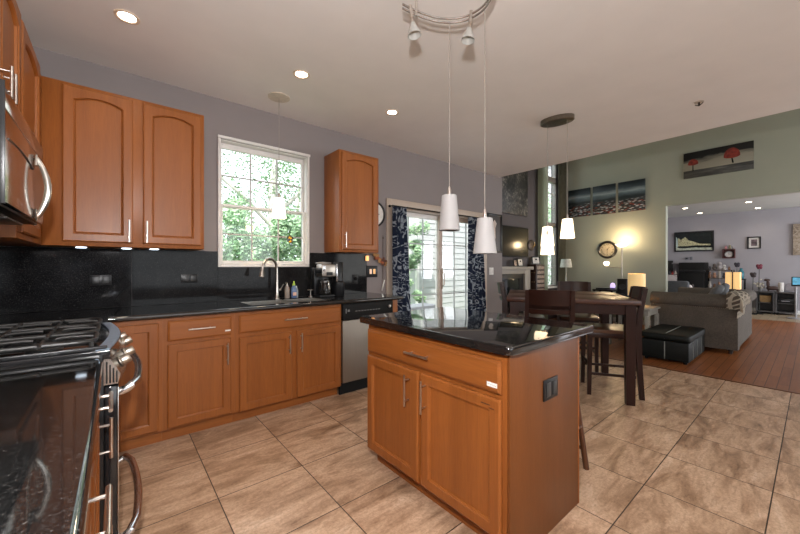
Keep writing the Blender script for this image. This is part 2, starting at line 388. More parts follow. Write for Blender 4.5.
MB().box((3.70, YW + .012, .9), (3.722, YW + .03, 1.2), .006).tube([(3.711, YW + .012, .95), (3.711, YW - .02, .96), (3.711, YW - .02, 1.14), (3.711, YW + .012, 1.15)], .008).build('door_handle', CAS, d1)
# tall family window -------------------------------------------------
w2 = sgroup('window_2', 'tall narrow window with transom in the corner', 'window', (7.79, YF, FW[2]))
m = rect_ring(MB(), FW[0], FW[1], FW[2], FW[3], .03, YF + .02, YF + .11)
m.box((FW[0], YF + .02, 3.22), (FW[1], YF + .11, 3.34)); m.box((FW[0], YF + .02, 2.18), (FW[1], YF + .11, 2.26)); m.box((7.80, YF + .04, FW[2]), (7.812, YF + .09, FW[3]))
m.build('window_frame', plain('bronze_frame', (.30, .28, .26), .4), w2)
m = MB()
for z in (1.2, 1.6, 2.6, 2.95, 3.7): m.box((FW[0], YF + .05, z - .008), (FW[1], YF + .07, z + .008))
m.build('muntin', VINYL, w2)
MB().box((FW[0] + .05, YF + .063, FW[2] + .05), (FW[1] - .05, YF + .066, FW[3] - .05)).build('window_pane', glass(), w2)
MB().box((FW[0] - .05, YF - .06, FW[2] - .04), (FW[1] + .05, YF - .001, FW[2]), .004).build('window_sill', WHITE, w2)
# ------------------------------------------------------------------ cabinet builders
FACE = {'-y': lambda x, y, z: T(x, y, z), '+x': lambda x, y, z: T(x, y, z) @ RZ(90), '-x': lambda x, y, z: T(x, y, z) @ RZ(-90)}
def rect_loop(x0, x1, z0, z1, y, arch=0, K=14):
    L = [(x0, y, z0), (x1, y, z0)]
    for i in range(K + 1):
        q = i / K; x = x1 + (x0 - x1) * q
        L.append((x, y, z1 - arch + arch * (1 - (2 * q - 1) ** 2)))
    return L
def door_panel(w, h, M, arch=0, st=.052, th=.02):
    m = MB(); L = []
    L.append(rect_loop(0, w, 0, h, 0)); L.append(rect_loop(0, w, 0, h, -th + .006))
    L.append(rect_loop(.002, w - .002, .002, h - .002, -th + .0035)); L.append(rect_loop(.008, w - .008, .008, h - .008, -th))
    a = arch
    L.append(rect_loop(st, w - st, st, h - st, -th, a))
    L.append(rect_loop(st + .003, w - st - .003, st + .003, h - st - .002, -th + .004, a))
    L.append(rect_loop(st + .007, w - st - .007, st + .007, h - st - .003, -th + .006, a)); L.append(rect_loop(st + .009, w - st - .009, st + .009, h - st - .004, -th + (.0175 if arch else .013), a))
    if arch: L.append(rect_loop(st + .016, w - st - .016, st + .016, h - st - .012, -th + .0145, a))
    m.loops(L, M); return m
def drawer_panel(w, h, M, th=.02):
    m = MB(); m.loops([rect_loop(0, w, 0, h, 0), rect_loop(0, w, 0, h, -th + .008), rect_loop(.004, w - .004, .004, h - .004, -th + .0055), rect_loop(.013, w - .013, .013, h - .013, -th)], M); return m
def pull(l, M, vertical, r=.0055, out=.032):
    m = MB(); e = l / 2
    P = (lambda s, y: (0, y, s)) if vertical else (lambda s, y: (s, y, 0))
    m.tube([P(-e, -out), P(e, -out)], r, 12, M=M)
    for q in (-.33, .33): m.tube([P(q * l, 0), P(q * l, -out)], r * .8, 10, M=M)
    return m
def add_door(root, face, x, y, z, w, h, handle=None, arch=0, hl=.16, st=.052, label=None):
    M = FACE[face](x, y, z); d = door_panel(w, h, M, arch, st).build('door', maple('z'), root, angle=14, label=label)
    if handle: pull(hl, M @ T(handle[0], -.0195, handle[1]), True).build('handle', NICKEL, d)
    return d
def add_drawer(root, face, x, y, z, w, h, hl=.17, name='drawer', hz=.004):
    M = FACE[face](x, y, z); d = drawer_panel(w, h, M).build(name, maple('x' if face == '-y' else 'y'), root, angle=14)
    if hl: pull(hl, M @ T(w / 2, -.0195, h / 2 + hz), False).build('handle', NICKEL, d)
    return d
YF0 = 2.87          # carcass front of the sink run (doors stand proud to 2.85)
# --- sink run
c = thing('base_cabinet', 'maple corner base cabinet with one plain door right beside the cooker', 'cabinet', (.0, 3.1, 0))
MB().box((-.05, YF0, .1), (.257, YW - .03, .879)).box((-.68, 2.43, .1), (-.05, YW - .03, .879)).build('carcass', maple('z'), c)
MB().box((-.05, YF0 + .075, 0), (.257, YF0 + .09, .099)).build('toe_kick', maple('x'), c)
add_door(c, '-y', -.03, YF0, .112, .262, .735)
c = thing('base_cabinet', 'maple base cabinet of one drawer over one door, left of the sink cabinet', 'cabinet', (.49, 3.1, 0))
MB().box((.2575, YF0, .1), (.7175, YW - .03, .879)).build('carcass', maple('z'), c)
MB().box((.2575, YF0 + .075, 0), (.7175, YF0 + .09, .099)).build('toe_kick', maple('x'), c)
add_door(c, '-y', .283, YF0, .112, .405, .578, (.405 - .03, .465))
dr = add_drawer(c, '-y', .283, YF0, .712, .408, .142)
MB().box((.645, YF0 - .0212, .742), (.683, YF0 - .0202, .753)).build('sticker', plain('sticker_white', (.8, .78, .75), .5), dr, label='small white sticker')
c = thing('sink_cabinet', 'wide maple sink cabinet with two doors under one long false drawer', 'cabinet', (1.19, 3.1, 0))
MB().box((.718, YF0, .1), (1.655, YF0 + .02, .879)).box((.718, YF0 + .021, .1), (.736, YW - .03, .879)).box((1.637, YF0 + .021, .1), (1.655, YW - .03, .879)).box((.737, YF0 + .021, .1), (1.636, YW - .03, .118)).build('carcass', maple('z'), c)
MB().box((.718, YF0 + .075, 0), (1.655, YF0 + .09, .099)).build('toe_kick', maple('x'), c)
add_door(c, '-y', .748, YF0, .1, .422, .578, (.422 - .03, .478)); add_door(c, '-y', 1.215, YF0, .1, .424, .578, (.03, .478))
add_drawer(c, '-y', .746, YF0, .712, .895, .142, .2, 'false_drawer')
# dishwasher
c = thing('dishwasher', 'stainless dishwasher with black control panel beside the sink cabinet', 'dishwasher', (1.97, 3.1, 0))
MB().box((1.66, YF0 + .03, .1), (2.268, YW - .05, .874)).build('body', BLACK, c)
MB().box((1.662, YF0 - .02, .125), (2.266, YF0 + .028, .715), .004).build('door', steel('dishwasher_steel', (.38, .345, .30), .48, 'z'), c)
cp = MB().box((1.662, YF0 - .024, .72), (2.266, YF0 + .028, .874), .006).build('control_panel', BLACKM, c)
for a, b in [((1.80 + q * .034, .796), (1.822 + q * .034, .803)) for q in range(9)] + [((1.69, .785), (1.70, .83)), ((1.712, .80), (1.735, .82))]:
    MB().box((a[0], YF0 - .0262, a[1]), (b[0], YF0 - .0245, b[1])).build('button', plain('panel_print', (.16, .16, .155), .5), cp)
MB().lathe([(.016, 0), (.016, .012), (.013, .016), (0, .016)], 20, T(2.215, YF0 - .0245, .82) @ RX(90)).build('knob', NICKEL, cp)
MB().box((1.662, YF0 + .04, 0), (2.266, YF0 + .06, .099)).build('toe_kick', BLACKM, c)
tag(MB().box((2.272, YF0 - .002, 0), (2.345, YW - .03, .879), .002).build('end_cabinet', maple('z')), 'narrow maple cabinet end closing the counter right of the dishwasher', 'cabinet')

# --- worktop (one continuous piece, L-shaped, with a cut-out for the sink)
SX0, SX1, SY0, SY1 = .86, 1.56, 2.92, 3.30
m = MB(); z0, z1 = .88, .916
m.box((-.685, 2.42, z0), (-.03, 2.832, z1)); m.box((-.685, 2.832, z0), (SX0, YW - .002, z1)); m.box((SX1, 2.832, z0), (2.385, YW - .002, z1))
m.box((SX0, 2.832, z0), (SX1, SY0, z1)); m.box((SX0, SY1, z0), (SX1, YW - .002, z1))
m.tube([(-.03, 2.832, .898), (2.385, 2.832, .898)], .018, 14); m.tube([(2.385, 2.832, .898), (2.385, YW - .004, .898)], .018, 14)
tag(m.build('worktop', granite()), 'polished black granite worktop along the window wall', 'worktop')
m = MB(); m.box((-.685, -.95, z0), (-.047, 1.648, z1)); m.tube([(-.047, -.95, .898), (-.047, 1.648, .898)], .018, 14)
tag(m.build('worktop', granite()), 'polished black granite worktop in the foreground, near side of the cooker', 'worktop')
m = MB()
for a, b in ((-.665, .105), (.107, .722)): m.box((a, YW - .018, .918), (b, YW - .001, 1.369))
m.box((.724, YW - .018, .918), (1.614, YW - .001, 1.226)); m.box((1.616, YW - .018, .918), (2.351, YW - .001, 1.38))
m2 = m.build('backsplash', granite_slab()); tag(m2, 'black granite splashback slabs under the kitchen window and cupboards', 'splashback')
m = MB(); m.box((XL + .001, -.9, .918), (XL + .017, 1.65, 1.37)); m.box((XL + .001, 1.652, .93), (XL + .017, 2.418, 1.43)); m.box((XL + .001, 2.42, .918), (XL + .017, YW - .019, 1.369))
tag(m.build('backsplash', granite_slab()), 'black granite splashback slabs behind the cooker', 'splashback')

# --- near base cabinets by the stove wall
XF = -.06
c = thing('base_cabinet', 'maple base cabinet under the foreground worktop, touching the cooker', 'cabinet', (-.38, 1.4, 0))
MB().box((XL + .01, 1.17, .1), (XF, 1.646, .879)).build('carcass', maple('z'), c)
MB().box((XF - .09, 1.17, 0), (XF - .075, 1.646, .099)).build('toe_kick', maple('y'), c)
add_drawer(c, '+x', XF, 1.207, .712, .425, .142, .19, hz=.028)
add_door(c, '+x', XF, 1.195, .112, .425, .578, (.425 - .05, .525), hl=.14)
c = thing('base_cabinet', 'maple base cabinet at the bottom left corner, nearest the viewer', 'cabinet', (-.38, .8, 0))
MB().box((XL + .01, -.9, .1), (XF, 1.169, .879)).build('carcass', maple('z'), c)
MB().box((XF - .09, -.9, 0), (XF - .075, 1.169, .099)).build('toe_kick', maple('y'), c)
for y0 in (.545, .02):
    add_drawer(c, '+x', XF, y0, .712, .5, .142, .18, hz=.02); add_door(c, '+x', XF, y0, .112, .5, .578, (.45, .47))

# --- upper cabinets
YU = 3.15
c = thing('wall_cabinet', 'maple wall cupboard with two arched doors left of the kitchen window', 'cabinet', (.1, 3.3, 1.372))
MB().box((-.3595, YU, 1.372), (.557, YW - .001, 2.452), .002).build('carcass', maple('z'), c)
add_door(c, '-y', -.264, YU, 1.4, .367, 1.03, (.367 - .022, .085), .034); add_door(c, '-y', .161, YU, 1.4, .374, 1.03, (.022, .085), .034)
c = thing('wall_cabinet', 'narrow maple wall cupboard between window and patio door', 'cabinet', (2.04, 3.3, 1.372))
MB().box((1.792, YU, 1.385), (2.298, YW - .001, 2.452), .002).build('carcass', maple('z'), c)
add_door(c, '-y', 1.82, YU, 1.41, .45, 1.02, (.03, .10), .036)
XU = -.36
c = thing('wall_cabinet', 'maple wall cupboard in the corner right of the microwave', 'cabinet', (-.5, 2.8, 1.372))
MB().box((XL + .001, 2.428, 1.372), (XU, YW - .001, 2.452), .002).build('carcass', maple('z'), c)
add_door(c, '+x', XU, 2.45, 1.4, .50, 1.03, (.03, .12), .036)
c = thing('wall_cabinet', 'short maple wall cupboard with two arched doors above the microwave', 'cabinet', (-.5, 2.03, 1.83))
MB().box((XL + .001, 1.652, 1.835), (XU, 2.424, 2.452), .002).build('carcass', maple('z'), c)
add_door(c, '+x', XU, 1.672, 1.85, .357, .585, (.357 - .03, .105), .034, .12); add_door(c, '+x', XU, 2.042, 1.85, .37, .585, (.03, .105), .034, .12)
for k, (x, y) in enumerate(((-.18, 3.30), (.07, 3.30), (.24, 3.30))):
    o = MB().lathe([(.028, 0), (.03, -.003), (.03, -.006), (.024, -.008), (0, -.008)], 20, T(x, y, 1.3715)).build('cabinet_light', emitter('puck_glow', (.75, .87, 1), 2.5))
    tag(o, ('small round light under the left cupboard, nearest the corner', 'small round light under the left cupboard, in its middle', 'small round light under the left cupboard, nearest the window')[k], 'light', 'lights under the left cupboard')
    if k < 2: lamp('puck_beam', 'SPOT', (x, y + .04, 1.35), .45, (.7, .84, 1), (R(12), 0, 0), spot_size=R(120), spot_blend=.8, shadow_soft_size=.03)

# ------------------------------------------------------------------ microwave
MX = -.27
c = thing('microwave', 'stainless over-the-range microwave on the left edge of the picture', 'microwave', (-.48, 2.03, 1.437))
MB().box((XL + .02, 1.655, 1.437), (MX - .02, 2.423, 1.832), .003).build('body', BLACK, c)
MIRROR = plain('polished_steel', (.50, .44, .39), .13, 1, var=.03)
MB().box((MX - .0195, 1.650, 1.437), (MX + .001, 1.6565, 1.832), .001).build('side_trim', BLACK, c)
d = MB().box((MX - .019, 1.657, 1.442), (MX, 2.421, 1.745), .004).build('door', MIRROR, c)
MB().box((MX - .019, 1.657, 1.7475), (MX, 2.421, 1.815), .004).build('vent_grille', MIRROR, c)
m = MB()
for i in range(24): pass
P = [(MX + .0005, 1.69 + .46 * q / 16, 1.655 + .012 * sin(pi * q / 16)) for q in range(17)]
m.tube(P, .0035, 8, flat=1)
m.build('window_edge', BLACK, d)
m = MB()
hp = [(MX + .004 + .036 * sin(pi * q / 20) ** .8, 2.2, 1.452 + .262 * q / 20) for q in range(21)]
m.tube(hp, [.009 + .004 * sin(pi * q / 20) for q in range(21)], 12)
for z, s in ((1.714, 1), (1.452, -1)):
    m.prism([(-.026, 0), (.026, 0), (.004, .05), (-.004, .05)], 0, .008, .002, T(MX + .0005, 2.2, z - s * .035) @ RZ(90) @ RX(90) @ (RZ(180) if s < 0 else Matrix()))
m.build('handle', steel('handle_steel', (.74, .72, .68), .2, 'z'), d)
m = MB()
m.box((XL + .06, 1.70, 1.428), (MX - .06, 2.02, 1.4365), .003); m.box((XL + .06, 2.06, 1.428), (MX - .06, 2.38, 1.4365), .003)
m.build('grease_filter', steel('filter_steel', (.3, .29, .28), .4), c)
# ------------------------------------------------------------------ cooker
c = thing('range_cooker', 'stainless gas cooker with cast iron grates and bowed oven handles', 'cooker', (-.34, 2.035, 0))
Y0, Y1 = 1.657, 2.413
MB().box((XL + .02, Y0, .02), (-.03, Y1, .895), .003).build('body', BLACK, c)
def bow(n=16, x=-.012, d=.035): return [(x + d * sin(pi * q / n), Y0 + (Y1 - Y0) * q / n) for q in range(n + 1)]
m = MB(); m.prism([(XL + .02, Y0)] + bow() + [(XL + .02, Y1)], .8955, .93, .006)
ct = m.build('cooktop', plain('black_enamel', (.012, .012, .013), .12), c)
m = MB(); bp = bow(x=-.018); m.loops([[(x - .035, y * 1, .9305) for x, y in bp] + [(x + .004, y, .9305) for x, y in bp[::-1]], [(x - .035, y, .936) for x, y in bp] + [(x + .002, y, .936) for x, y in bp[::-1]]])
m.build('front_trim', plain('blue_reflection_steel', (.34, .43, .55), .3, .5), ct)  # blue tint stands in for the window's reflection on stainless trim
MB().box((XL + .02, Y0, .9305), (-.02, Y0 + .014, .945), .003).build('side_rim', BLACK, ct)
m = MB(); n = 16
L0 = [(x, y, .895) for x, y in bow()]; L1 = [(x + .03, y, .835) for x, y in bow()]; L2 = [(x + .022, y, .80) for x, y in bow()]
back = [(-.029, Y1, z) for z in ()]
for i in range(n):
    t = bmesh.new()
    def face(pts): t.faces.new([t.verts.new(p) for p in pts])
    for A, B in ((L0, L1), (L1, L2)): face([A[i], A[i + 1], B[i + 1], B[i]])
    m._add(t)
for i, s in ((0, 1), (n, -1)):
    t = bmesh.new(); t.faces.new([t.verts.new(p) for p in (L0[i], L1[i], L2[i], (-.0305, L0[i][1], .80), (-.0305, L0[i][1], .895))]); m._add(t)
bmesh.ops.remove_doubles(m.bm, verts=m.bm.verts[:], dist=1e-5); bmesh.ops.recalc_face_normals(m.bm, faces=m.bm.faces[:])
cp = m.build('control_panel', steel('range_steel', (.58, .56, .53), .24, 'y'), c)
m = MB()
for q in range(4): m.box((-.024 + q * .0095, Y0 - .0015, .806), (-.0195 + q * .0095, Y0 + .003, .885 - q * .012))
m.build('vent_slot', BLACKM, cp)
for q, yy in enumerate((1.745, 1.90, 2.17, 2.325)):
    xx = -.012 + .035 * sin(pi * (yy - Y0) / (Y1 - Y0))
    MB().lathe([(.023, 0), (.024, .005), (.019, .008), (.018, .030), (.015, .034), (0, .034)], 22, T(xx + .017, yy, .862) @ RY(66)).build('knob', steel('knob_steel', (.50, .46, .40), .3), cp)
d = MB().box((-.0295, Y0 + .002, .245), (.008, Y1 - .002, .792), .004).build('oven_door', plain('oven_black_glass', (.010, .010, .011), .12), c)
MB().box((.0085, Y0 + .004, .25), (.0125, Y1 - .004, .786), .001).build('front_sheet', steel('range_steel'), d)
dw = MB().box((-.0295, Y0 + .002, .06), (.008, Y1 - .002, .235), .004).build('warming_drawer', BLACK, c)
MB().box((.0085, Y0 + .004, .065), (.0125, Y1 - .004, .232), .001).build('front_sheet', steel('range_steel'), dw)
CHROME = plain('bright_steel', (.60, .60, .62), .2, 1, var=.04)
for par, z, so in ((d, .762, .052), (dw, .20, .05)):
    pts = [(.012, Y0 + .04, z - .005), (.035, Y0 + .035, z + .003)]
    pts += [(.035 + so * (.55 + .45 * sin(pi * q / 18)) * min(1, .45 + q * .3, .45 + (18 - q) * .3), Y0 + .036 + (Y1 - Y0 - .072) * q / 18, z + .012) for q in range(19)]
    pts += [(.035, Y1 - .035, z + .003), (.012, Y1 - .04, z - .005)]
    MB().tube(pts, .0155, 14).build('handle', CHROME, par)
IRON = plain('cast_iron', (.03, .029, .028), .42, .3, var=.25, bump=.1)
gw = (Y1 - Y0 - .05) / 3
for q in range(3):
    ya = Y0 + .028 + q * gw; yb = ya + gw - .006; xa, xb = XL + .07, -.055
    m = MB(); z = .962; rr = .008
    def rr_loop(x0, x1, y0, y1, r, z):
        P = []
        for cx, cy, a in ((x1 - r, y1 - r, 0), (x0 + r, y1 - r, 90), (x0 + r, y0 + r, 180), (x1 - r, y0 + r, 270)):
            for k in range(5): P.append((cx + r * cos(R(a + k * 22.5)), cy + r * sin(R(a + k * 22.5)), z))
        return P
    m.tube(rr_loop(xa, xb, ya, yb, .05, z), rr, 10, closed=True)
    ym = (ya + yb) / 2; xm = (xa + xb) / 2
    m.tube([(xm, ya, z), (xm, yb, z)], rr, 10)
    for cx in ((xa + xm) / 2, (xm + xb) / 2):
        for a in range(4):
            dx, dy = cos(R(a * 90)), sin(R(a * 90)); far = (abs(cx - xa) if dx < 0 else abs(xm - cx)) if dx else (yb - ya) / 2
            far = abs((xb - xa) / 4) if dx else (yb - ya) / 2
            m.tube([(cx + dx * .03, ym + dy * .03, z + .003), (cx + dx * .05, ym + dy * .05, z + .006), (cx + dx * far * .8, ym + dy * far * .8, z + .004), (cx + dx * far, ym + dy * far, z)], .0055, 8)
    for x in (xa + .01, xb - .01, xm):
        for y in (ya, yb): m.tube([(x, y, .9305), (x, y, z)], .007, 8)
    m.build('grate', IRON, ct)
    for cx in ((xa + xm) / 2, (xm + xb) / 2):
        MB().lathe([(.05, .9302), (.05, .938), (.04, .944), (.036, .944), (.036, .951), (.028, .954), (0, .954)], 24, T(cx, ym, 0)).build('burner', plain('burner_grey', (.06, .06, .06), .4, .5), ct)

# ------------------------------------------------------------------ sink, tap and worktop items
c = thing('sink', 'double bowl stainless sink set into black worktop under window', 'sink', (1.21, 3.1, .70))
SS = steel('sink_steel', (.34, .32, .29), .34)
def bowl(x0, x1, y0, y1, z0, z1):
    m = MB(); w = .004
    m.box((x0, y0, z0), (x1, y1, z0 + w)); m.box((x0, y0, z0 + w), (x0 + w, y1, z1)); m.box((x1 - w, y0, z0 + w), (x1, y1, z1)); m.box((x0 + w, y0, z0 + w), (x1 - w, y0 + w, z1)); m.box((x0 + w, y1 - w, z0 + w), (x1 - w, y1, z1))
    return m
bowl(SX0 + .003, 1.245, SY0 + .003, SY1 - .003, .70, .912).build('bowl', SS, c); bowl(1.262, SX1 - .003, SY0 + .003, SY1 - .003, .74, .912).build('bowl', SS, c)
MB().box((1.2455, SY0 + .003, .86), (1.2615, SY1 - .003, .905)).build('divider', SS, c)
for x, z in ((1.05, .7045), (1.41, .7445)): MB().lathe([(.04, z), (.042, z + .003), (.02, z + .002), (0, z + .001)], 20, T(x, 3.11, 0)).build('drain', SS, c)
c = thing('kitchen_faucet', 'tall gooseneck satin nickel tap arching over the sink', 'faucet', (1.222, 3.36, .917))
BN = steel('tap_nickel', (.55, .51, .46), .28, 'z')
m = MB(); m.lathe([(.028, .917), (.028, .925), (.021, .935), (.017, .97), (.0145, 1.10)], 24, T(1.222, 3.36, 0), close=True)
pth = [(1.222, 3.36, 1.09), (1.222, 3.36, 1.21)] + [(1.222 - .0885 * (1 - cos(R(a))), 3.36 - .06 * (1 - cos(R(a))), 1.21 + .095 * sin(R(a))) for a in range(10, 181, 10)]
m.tube(pth, .0125, 14); m.build('spout', BN, c)
ex, ey = pth[-1][0], pth[-1][1]
MB().lathe([(.0135, 0), (.0145, -.016), (.0225, -.068), (.0225, -.076), (0, -.076)], 22, T(ex, ey, 1.212) @ RX(-8) @ RY(8)).build('spray_head', BN, c)
MB().tube([(1.24, 3.36, 1.0), (1.262, 3.36, 1.005)], .011, 12).tube([(1.258, 3.36, 1.005), (1.285, 3.35, 1.06)], .005, 10).build('lever', BN, c)
c = thing('soap_dispenser', 'grey pump soap dispenser on the worktop right of the tap', 'soap dispenser', (1.325, 3.36, .917))
MB().lathe([(.022, .917), (.024, .922), (.024, 1.0), (.02, 1.022), (.012, 1.035), (.012, 1.045), (0, 1.045)], 24, T(1.325, 3.36, 0)).build('bottle', plain('taupe_ceramic', (.30, .25, .21), .35), c)
MB().tube([(1.325, 3.36, 1.045), (1.325, 3.36, 1.068)], .004, 8).tube([(1.325, 3.36, 1.068), (1.312, 3.348, 1.07), (1.30, 3.336, 1.064)], .006, 10).build('pump', NICKEL, c)
c = thing('soap_bottle', 'clear dish soap bottle with blue liquid and lime cap by the tap', 'bottle', (1.395, 3.36, .917))
MB().lathe([(.026, .917), (.029, .922), (.029, .985), (.024, 1.02), (.013, 1.04), (0, 1.04)], 24, T(1.395, 3.36, 0), sy=.65).build('bottle', plain('blue_soap', (.10, .16, .30), .1), c)
MB().lathe([(.0135, 1.0405), (.0135, 1.058), (.008, 1.062), (.006, 1.085), (0, 1.085)], 16, T(1.395, 3.36, 0)).build('cap', plain('lime_cap', (.42, .60, .05), .4), c)
MB().box((1.377, 3.3385, .94), (1.413, 3.3405, .972)).build('bottle_label', plain('peach_label', (.7, .42, .3), .5), c)
c = thing('soap_bottle', 'slim clear bottle standing right behind the blue soap bottle', 'bottle', (1.432, 3.395, .917))
MB().lathe([(.02, .917), (.022, .922), (.022, .99), (.010, 1.025), (.010, 1.035), (0, 1.035)], 20, T(1.432, 3.395, 0)).build('bottle', plain('clear_plastic', (.4, .44, .46), .12), c)
c = thing('sponge_holder', 'small chrome tee stand between soap bottles and coffee maker', 'holder', (1.575, 3.36, .917))
MB().lathe([(.022, .917), (.022, .921), (.006, .926), (.005, .985), (0, .985)], 20, T(1.575, 3.36, 0)).build('stem', NICKEL, c)
MB().tube([(1.54, 3.36, .988), (1.605, 3.36, .988)], .005, 10).build('arm', NICKEL, c)
# coffee maker
CX = -.098
c = thing('coffee_maker', 'black and steel drip coffee maker with glass carafe right of the sink', 'coffee maker', (1.79 + CX, 3.27, .917))
m = MB(); m.box((1.70 + CX, 3.20, .917), (1.90 + CX - .03, 3.40, .94), .008); m.box((1.70 + CX, 3.33, .94), (1.90 + CX - .03, 3.42, 1.22), .01); m.box((1.70 + CX, 3.17, 1.16), (1.90 + CX - .03, 3.33, 1.22), .012)
m.build('body', BLACK, c)
MB().box((1.705 + CX, 3.166, 1.125), (1.895 + CX - .03, 3.30, 1.256), .014).build('brew_head', steel('coffee_steel', (.46, .42, .38), .34), c)
MB().box((1.755 + CX, 3.1635, 1.14), (1.845 + CX - .02, 3.1655, 1.175)).build('display', BLACK, c)
MB().lathe([(.08, 0), (.084, .01), (.08, .018), (0, .025)], 24, T(1.785 + CX, 3.29, 1.257), sx=1, sy=.9).build('lid', plain('grey_plastic', (.22, .21, .2), .3), c)
MB().box((1.715 + CX, 3.162, 1.18), (1.74 + CX, 3.1655, 1.25), .002).build('trim_plate', CHROME, c)
cg = MB().lathe([(.05, .941), (.062, .95), (.066, .99), (.056, 1.04), (.045, 1.065), (.043, 1.064), (.053, 1.04), (.062, .99), (.058, .953), (0, .946)], 26, T(1.785 + CX, 3.255, 0), close=False).build('carafe', plain('carafe_glass', (.035, .03, .028), .04, Transmission_Weight=.6), c)
MB().lathe([(.048, 1.066), (.048, 1.085), (.02, 1.10), (0, 1.10)], 22, T(1.785 + CX, 3.255, 0)).tube([(1.785 + CX, 3.212, 1.075), (1.785 + CX, 3.175, 1.07), (1.785 + CX, 3.165, 1.0), (1.785 + CX, 3.20, .965)], .008, 10).build('carafe_handle', plain('carafe_grey', (.2, .19, .18), .25, .6), cg)
c = thing('coffee_grinder', 'tall glossy black grinder with an upright chrome bar beside coffee maker', 'grinder', (1.86, 3.27, .917))
MB().lathe([(.065, .917), (.07, .925), (.07, 1.06), (.055, 1.075), (.055, 1.27), (.05, 1.28), (0, 1.28)], 30, T(1.862, 3.30, 0)).build('body', BLACK, c)
MB().box((1.803, 3.225, 1.07), (1.819, 3.245, 1.26), .004).build('bar', CHROME, c)
# wall plates ------------------------------------------------------
def outlet(x, z, w, h, label, y=YW - .0185, mat=BLACK, n=2):
    c = thing('electrical_outlet', label, 'outlet', (x, y, z - h / 2))
    m = MB().box((x - w / 2, y - .006, z - h / 2), (x + w / 2, y, z + h / 2), .003); m.build('plate', mat, c)
    for k in range(n):
        cx = x + (k - (n - 1) / 2) * w / (n + .3)
        MB().box((cx - w / n * .3, y - .009, z - h * .32), (cx + w / n * .3, y - .0065, z + h * .32), .002).build('socket', plain('outlet_dark', (.03, .03, .03), .35), c)
    return c
outlet(-.08, 1.13, .125, .075, 'black wall outlet low on the splashback under the left cupboard')
outlet(.50, 1.13, .125, .075, 'black wall outlet on the splashback just left of window')
c = thing('power_cord', 'thin black cord looped on the splashback under the left cupboard', 'cord', (.06, YW - .03, .93))
MB().tube([(.02, YW - .032, 1.11), (.07, YW - .04, 1.16), (.10, YW - .036, 1.10), (.05, YW - .034, 1.04), (.0, YW - .034, .97), (.04, YW - .05, .922), (-.1, YW - .06, .922)], .004, 8).build('cable', BLACKM, c)
c = outlet(2.18, 1.08, .08, .11, 'black wall outlet right of the coffee things with a plug in it', n=1)
MB().lathe([(.022, 0), (.022, .02), (.01, .03), (0, .03)], 16, T(2.18, YW - .028, 1.09) @ RX(90)).build('plug', BLACKM, c)
c = thing('switch_plate', 'black double switch plate with lit switches under the narrow cupboard', 'switch', (2.42, YW, 1.1))
MB().box((2.345, YW - .026, 1.10), (2.505, YW - .0008, 1.24), .003).build('plate', BLACK, c)
for x, cc in ((2.40, (.8, .55, .4)), (2.455, (.9, .5, .2))): MB().box((x - .016, YW - .0295, 1.14), (x + .016, YW - .0265, 1.2), .003).build('toggle', plain('toggle_%d' % (x * 1000), cc, .4, emit=.3, ecol=cc), c)
c = thing('light_switch', 'white light switch on the wall right of the patio door', 'switch', (4.88, YW, 1.1))
MB().box((4.82, YW - .006, 1.09), (4.94, YW - .0008, 1.21), .002).build('plate', WHITE, c)
for x in (4.85, 4.91): MB().box((x - .012, YW - .009, 1.115), (x + .012, YW - .0065, 1.185), .002).build('toggle', VINYL, c)
tag(MB().box((2.33, YW - .05, 1.30), (2.36, YW - .0195, 1.36), .004).build('night_light', emitter('amber_glow', (1, .45, .16), 1.2)), 'small amber night light high on the splashback under narrow cupboard', 'light')
# wall hanging: bundle of dried leaves with a cord and a metal opener
c = thing('wall_hanging', 'hanging bundle of orange and brown autumn leaves with cord and metal opener', 'decoration', (2.55, YW, 1.1))
m = MB(); rnd = random.Random(3)
for k in range(26):
    x = 2.46 + .17 * rnd.random(); z = 1.37 - .10 * (x - 2.45) / .17 + .05 * (rnd.random() - .5); a = rnd.random() * 6.3; m.mi = k % 3
    m.prism([(-.035, 0), (-.012, .018), (0, .013), (.018, .02), (.038, 0), (.018, -.02), (0, -.012), (-.012, -.017)], 0, .002, 0, T(x, YW - .012 - .03 * rnd.random(), z) @ Matrix.Rotation(a, 4, 'Y') @ RX(90 + 30 * (rnd.random() - .5)))
m.build('leaves', [plain('leaf_rust', (.35, .08, .02), .6), plain('leaf_brown', (.10, .03, .012), .6), plain('leaf_ochre', (.40, .20, .06), .6)], c)
MB().tube([(2.60, YW - .01, 1.62), (2.60, YW - .012, 1.34), (2.60, YW - .01, 1.07)], .003, 8).tube([(2.60, YW - .012, 1.60), (2.60, YW - .012, 1.58)], .008, 10).build('cord', plain('brown_cord', (.07, .04, .025), .8), c)
MB().prism([(-.011, -.07), (.011, -.07), (.009, .07), (-.009, .07)], 0, .006, .002, T(2.60, YW - .012, .995) @ RY(18) @ RX(90)).build('opener', steel('opener_steel', (.62, .6, .57), .3, 'z'), c)
# wall clock half hidden behind the narrow cupboard
c = thing('wall_clock', 'round wall clock with black rim half hidden behind the narrow cupboard', 'clock', (2.46, YW, 1.7))
MB().lathe([(.165, 0), (.165, .02), (.155, .034), (.142, .03), (.14, .012), (0, .012)], 40, T(2.465, YW - .001, 1.88) @ RX(90)).build('rim', BLACK, c)
MB().lathe([(.139, .0125), (.139, .014), (0, .014)], 40, T(2.465, YW - .001, 1.88) @ RX(90)).build('dial', plain('dial_white', (.7, .68, .64), .5), c)
MB().box((2.46, YW - .018, 1.88), (2.468, YW - .0165, 1.985)).box((2.465, YW - .018, 1.876), (2.54, YW - .0165, 1.884)).build('hands', BLACK, c)
